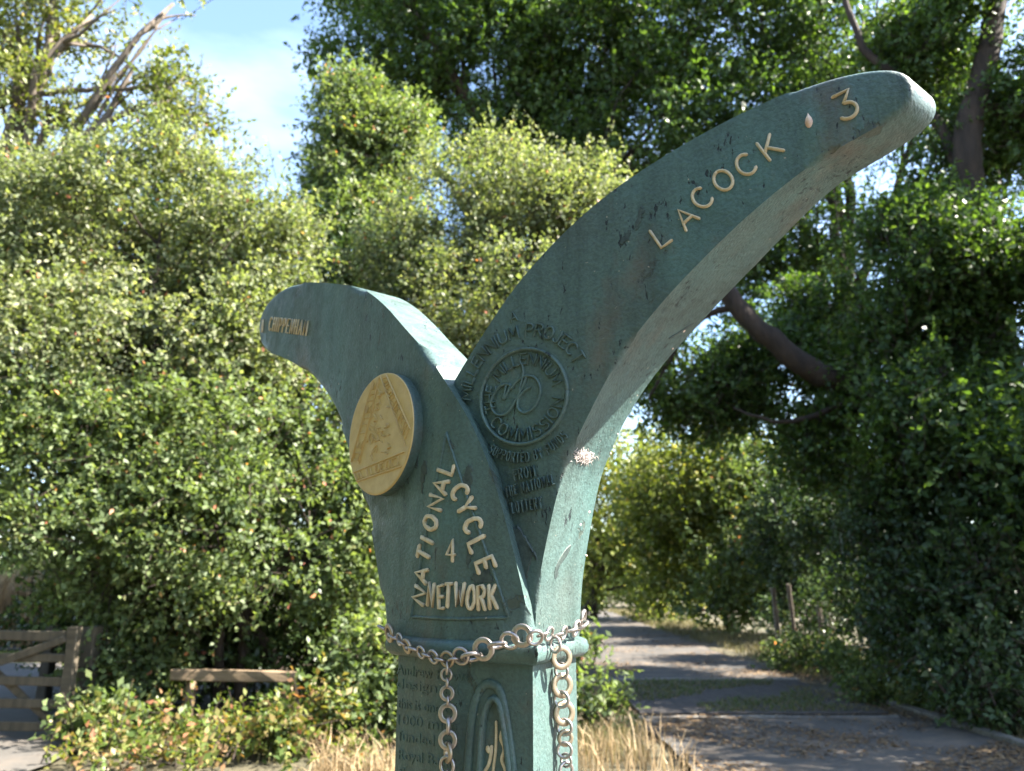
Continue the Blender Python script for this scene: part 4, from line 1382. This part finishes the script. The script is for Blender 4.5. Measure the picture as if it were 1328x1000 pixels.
plant('privet_bush', 'small green bush peeping out behind the post beside the road', 'bush', (1.0, 9.6),
      [(765, 880, 9.6, 35, 40), (740, 900, 9.4, 50, 60), (775, 925, 9.2, 28, 25)],
      700, 7, .085, .24, 'l_hazel', 42, part='foliage', spray=.55, trunk_r=.012, stems=3)
plant('bramble_bush', 'bramble arching against the gate post', 'bramble', (-4.0, 9.0),
      [(145, 885, 9.0, 30, 35), (190, 880, 9.2, 40, 30), (135, 960, 8.3, 30, 25)],
      800, 7, .085, .25, 'l_hazel', 43, part='foliage', spray=.55, trunk_r=.012, stems=3)
plant('bramble_bush', 'shaded bramble along the kerb stones under the oak', 'bramble', (6.0, 10.2),
      [(1170, 890, 10.8, 50, 22), (1240, 905, 9.9, 50, 25), (1310, 935, 8.9, 40, 25), (1120, 870, 12.5, 50, 22), (1050, 855, 15, 50, 18)],
      1500, 7, .075, .22, 'l_hazel', 44, part='foliage', spray=.55, trunk_r=.012, stems=3)

def grass(name, label, cat, regions, n, hgt, mat, seed, wid=.006, lean=.5, kind='stuff', z0=0.0):
    rng = np.random.default_rng(seed)
    rs = np.array([r[:4] for r in regions], float)
    ar = (rs[:, 1] - rs[:, 0]) * (rs[:, 3] - rs[:, 2])
    idx = rng.choice(len(rs), n, p=ar / ar.sum())
    x = rng.uniform(rs[idx, 0], rs[idx, 1])
    y = rng.uniform(rs[idx, 2], rs[idx, 3])
    p = np.stack([x, y, np.full(n, z0 - .02)], axis=1)
    k = wavy(p, 2.2, 1.0) + .6 * wavy(p, 5.1, 3.0) > -.25
    p = p[k]
    n = len(p)
    h = hgt * rng.uniform(.35, 1.2, n)
    ln = rng.normal(0, lean, (n, 2)) * h[:, None] * .7
    a = rng.uniform(0, 6.28, n)
    s = np.stack([np.cos(a), np.sin(a), np.zeros(n)], axis=1) * (wid * rng.uniform(.6, 1.4, n))[:, None]
    m_ = p + np.stack([ln[:, 0] * .3, ln[:, 1] * .3, h * .6], axis=1)
    t_ = p + np.stack([ln[:, 0], ln[:, 1], h * (1 - .25 * rng.random(n))], axis=1)
    q1 = np.stack([p - s, p + s, m_ + s * .75, m_ - s * .75], axis=1)
    q2 = np.stack([m_ - s * .75, m_ + s * .75, t_ + s * .12, t_ - s * .12], axis=1)
    rr = np.clip(rng.normal(.5, .25, n), 0, 1)
    o = mesh_quads(name, np.concatenate([q1, q2]), np.concatenate([rr, rr]), M[mat])
    return tag(o, label, cat, kind=kind)

grass('dry_grass', 'straw coloured dry grass growing along the verges', 'grass', [(-2.2, 1.2, 7.4, 8.6), (-2.2, 1.2, 7.4, 8.6), (4.8, 6.2, 7.2, 18), (-.5, 1.4, 8.6, 13.5), (4.9, 7.2, 18, 45), (-.5, 1.3, 13.5, 40)], 30000, .2, 'l_verge', 50)
grass('dry_grass', 'tall bleached straw bent over in front of the brambles', 'grass', [(-1.55, -.9, 6.4, 7.4)], 420, .34, 'l_dry', 51, .005, .8)
grass('dry_grass', 'tall bleached seed stalks between the post and the road', 'grass', [(.55, 1.4, 6.3, 8.2)], 330, .36, 'l_dry', 52, .005, .5)
grass('lawn_grass', 'mown grass beyond the gravel track', 'grass', [(-24, -6.5, 16.2, 18.8), (-30, -6.5, 22.2, 30)], 30000, .09, 'l_grass', 53, .012)
grass('reed_grass', 'pale sunlit dead grass stand beyond the lawn', 'grass', [(-17, -9.0, 19.5, 22.0)], 5000, 2.0, 'l_dry', 54, .03, .35)
grass('grid_grass', 'grass growing up through the cattle grid', 'grass', [(1.7, 4.0, 9.95, 13.0)], 2600, .09, 'l_grass', 55, .006, .9, z0=.03)
grass('grid_grass', 'withered grass matted over the cattle grid', 'grass', [(1.6, 4.3, 9.95, 13.0)], 6000, .07, 'l_verge', 56, .006, 1.2, z0=.03)

def litter(name, label, regions, n, seed, z):
    rng = np.random.default_rng(seed)
    rs = np.array(regions, float)
    idx = rng.choice(len(rs), n)
    x, y = rng.uniform(rs[idx, 0], rs[idx, 1]), rng.uniform(rs[idx, 2], rs[idx, 3])
    p = np.stack([x, y, np.full(n, z) + rng.uniform(0, .01, n)], axis=1)
    k = wavy(p, 1.7, .5) + .7 * wavy(p, 4.3, 2.0) > rng.uniform(-.35, .35, n)
    p = p[k]
    n = len(p)
    a = rng.uniform(0, 6.28, n)
    d = np.stack([np.cos(a), np.sin(a), rng.normal(0, .25, n)], axis=1)
    s = np.stack([-np.sin(a), np.cos(a), rng.normal(0, .25, n)], axis=1)
    L = rng.uniform(.008, .03, n)[:, None]
    q = np.stack([p - d * L, p + s * L * .6, p + d * L, p - s * L * .6], axis=1)
    q[:, :, 2] = np.maximum(q[:, :, 2], z + .002)
    return tag(mesh_quads(name, q, rng.random(n), M['litter']), label, 'leaf litter', kind='stuff')
litter('leaf_litter', 'brown fallen leaves scattered over the road', [(1.5, 4.7, 6.2, 9.7), (3.0, 4.9, 6.5, 16), (1.6, 4.6, 13.5, 24), (3.6, 4.9, 13.5, 30), (1.6, 4.4, 9.8, 13.2), (1.6, 4.4, 9.8, 13.2), (4.2, 5.2, 7, 14), (1.4, 2.2, 6.2, 16), (1.6, 4.6, 6.2, 9.7)], 40000, 60, .012)
grass('far_wood', 'distant line of trees on the horizon', 'wood', [(-160, 160, 95, 110)], 9000, 7.0, 'l_dark', 61, .5, .5)

# ------------------------------------------------------------------ cattle grid and kerb stones
grid = empty('cattle_grid', (2.93, 11.5, 0), 'overgrown iron bar cattle grid set across the road', 'cattle grid')
me = None
for i in range(22):
    y = 9.95 + i * .145 - 11.5
    if me is None:
        me = bpy.data.meshes.new('bar')
        bm = box_mesh((2.9, .07, .08), .008)
        bm.to_mesh(me); bm.free()
        me.materials.append(M['iron'])
    o = bpy.data.objects.new('bar', me)
    COL.objects.link(o)
    o.parent = grid
    o.location = (0, y, -.005)
for y, h_ in ((9.78, .012), (13.22, .035)):
    o = from_bm('concrete_beam', box_mesh((3.1, .16, .16), .02, 2, .03, seed=int(y), cuts=9), M['concrete'], grid, loc=(0, y - 11.5, h_ - .08))
kerb_proto = bpy.data.meshes.new('kerb_stone')
bm = box_mesh((.12, .9, .2), .015, 2, .012, 3, cuts=3); bm.to_mesh(kerb_proto); bm.free()
kerb_proto.materials.append(M['concrete'])
for i in range(5):
    o = bpy.data.objects.new('kerb_stone', kerb_proto)
    COL.objects.link(o)
    y = 6.6 + i * .915
    o.location = (4.80 - .01 * i, y, -.045)
    o.rotation_euler = (0, random.Random(i).uniform(-.05, .05), random.Random(i + 9).uniform(-.02, .02))
    tag(o, 'grey concrete kerb stone edging the near lane below the hedge', 'kerb stone', 'kerb stones along the lane')

# ------------------------------------------------------------------ wooden gate, its posts, and the low rails
GX, GY = at(88, 890, 8.4).x, 8.4
gate = empty('field_gate', (GX, GY, 0), 'weathered five bar wooden field gate across the gravel track', 'gate')
gate.rotation_euler = (0, 0, R(-6))
def plank(name, a, b, w, t, mat, parent, seed, off=0.0):
    a, b = Vector(a), Vector(b)
    L = (b - a).length
    bm = box_mesh((L, t, w), .008, 1, .014, seed, cuts=6)
    o = from_bm(name, bm, mat, parent)
    d = (b - a).normalized()
    o.rotation_euler = (0, -math.atan2(d.z, math.hypot(d.x, d.y)), math.atan2(d.y, d.x))
    o.location = (a + b) / 2 + Vector((0, off, 0))
    return o
plank('stile', (0, 0, .0), (0, 0, 1.06), .11, .085, M['wood'], gate, 1)
plank('stile', (-2.6, 0, .0), (-2.6, 0, 1.2), .11, .085, M['wood'], gate, 2)
for i, z in enumerate((.12, .33, .54, .76, .97)):
    plank('rail', (-2.55, 0, z + .004 * i), (-.05, 0, z), .085 if i < 4 else .1, .035, M['wood'], gate, 10 + i)
plank('brace', (-2.5, 0, .12), (-.06, 0, .95), .075, .025, M['wood'], gate, 20, -.034)
plank('brace', (-1.3, 0, .95), (-.1, 0, .12), .075, .025, M['wood'], gate, 21, .034)
def post_obj(name, label, cat, x, y, h_, w, mat, seed, group=None, lean=(0, 0)):
    bm = box_mesh((w, w, h_ + .3), .012, 1, .012, seed, cuts=5)
    bmesh.ops.translate(bm, vec=(0, 0, h_ / 2 - .15), verts=bm.verts)
    o = from_bm(name, bm, mat)
    o.location = (x, y, 0)
    o.rotation_euler = (lean[0], lean[1], random.Random(seed).uniform(-.2, .2))
    return tag(o, label, cat, group)
p = at(116, 860, 8.75)
post_obj('gate_post', 'thick brown gate post half hidden by bramble', 'post', p.x, 8.75, 1.05, .15, M['wood'], 31)
p = at(60, 880, 10.2)
post_obj('gate_post', 'dark wooden post standing behind the gate', 'post', p.x, 10.2, .98, .13, M['wood_dark'], 32)
# low rails
pa, pb = at(228, 876, 8.75), at(380, 880, 8.75)
fence = empty('rail_fence', ((pa.x + pb.x) / 2, 8.75, 0), 'low fence of two rough timber rails half buried in the bush', 'fence')
cx = (pa.x + pb.x) / 2
rgp = random.Random(3)
for (z0_, xa, xb, r_) in ((pa.z, pa.x - .05, pb.x + .04, .058), (.13, pa.x + .1, pb.x - .25, .05)):
    plank('rail', (xa - cx, 0, z0_ + .01), (xb - cx, 0, z0_ - .015), r_ * 1.9, r_ * 1.5, M['wood_rail'], fence, int(r_ * 1000))
for x in (pa.x + .12, pb.x - .08):
    V, F = tube_data([Vector((x - cx, .1, -.1)), Vector((x - cx, .1, pa.z * .5)), Vector((x - cx + .01, .1, pa.z + .03))], [.055, .052, .05], 10, rgp, .05)
    pydata('fence_stake', V, F, M['wood_rail'], fence)
# thin posts on the far verge
for (px, py0, py1, Y, lab) in ((1006, 828, 762, 17.5, 'thin pale fence post on the far verge, the taller of a pair'), (1026, 820, 757, 18.5, 'thin pale fence post on the far verge standing closest to the hedge'), (1064, 825, 785, 18.0, 'short thin stake half lost in the shaded hedge')):
    a = at(px, py1, Y)
    post_obj('fence_post', lab, 'post', a.x, Y, a.z, .09, M['bark_pale'], int(px), lean=(0, R(-2.5)))
# leaning dead trunk in the hedge
a, b = at(1176, 845, 12.5), at(1140, 772, 12.7)
V, F = tube_data(wander((a.x, 12.5, -.05), b, 6, .1, random.Random(5)), [.1, .09, .085, .08, .07, .06, .05], 9, random.Random(5), .1)
o = pydata('dead_trunk', V, F, M['bark_pale'], None, (a.x, 12.5, 0), loc=(a.x, 12.5, 0))
tag(o, 'leaning dead grey trunk poking out of the shaded hedge', 'trunk')
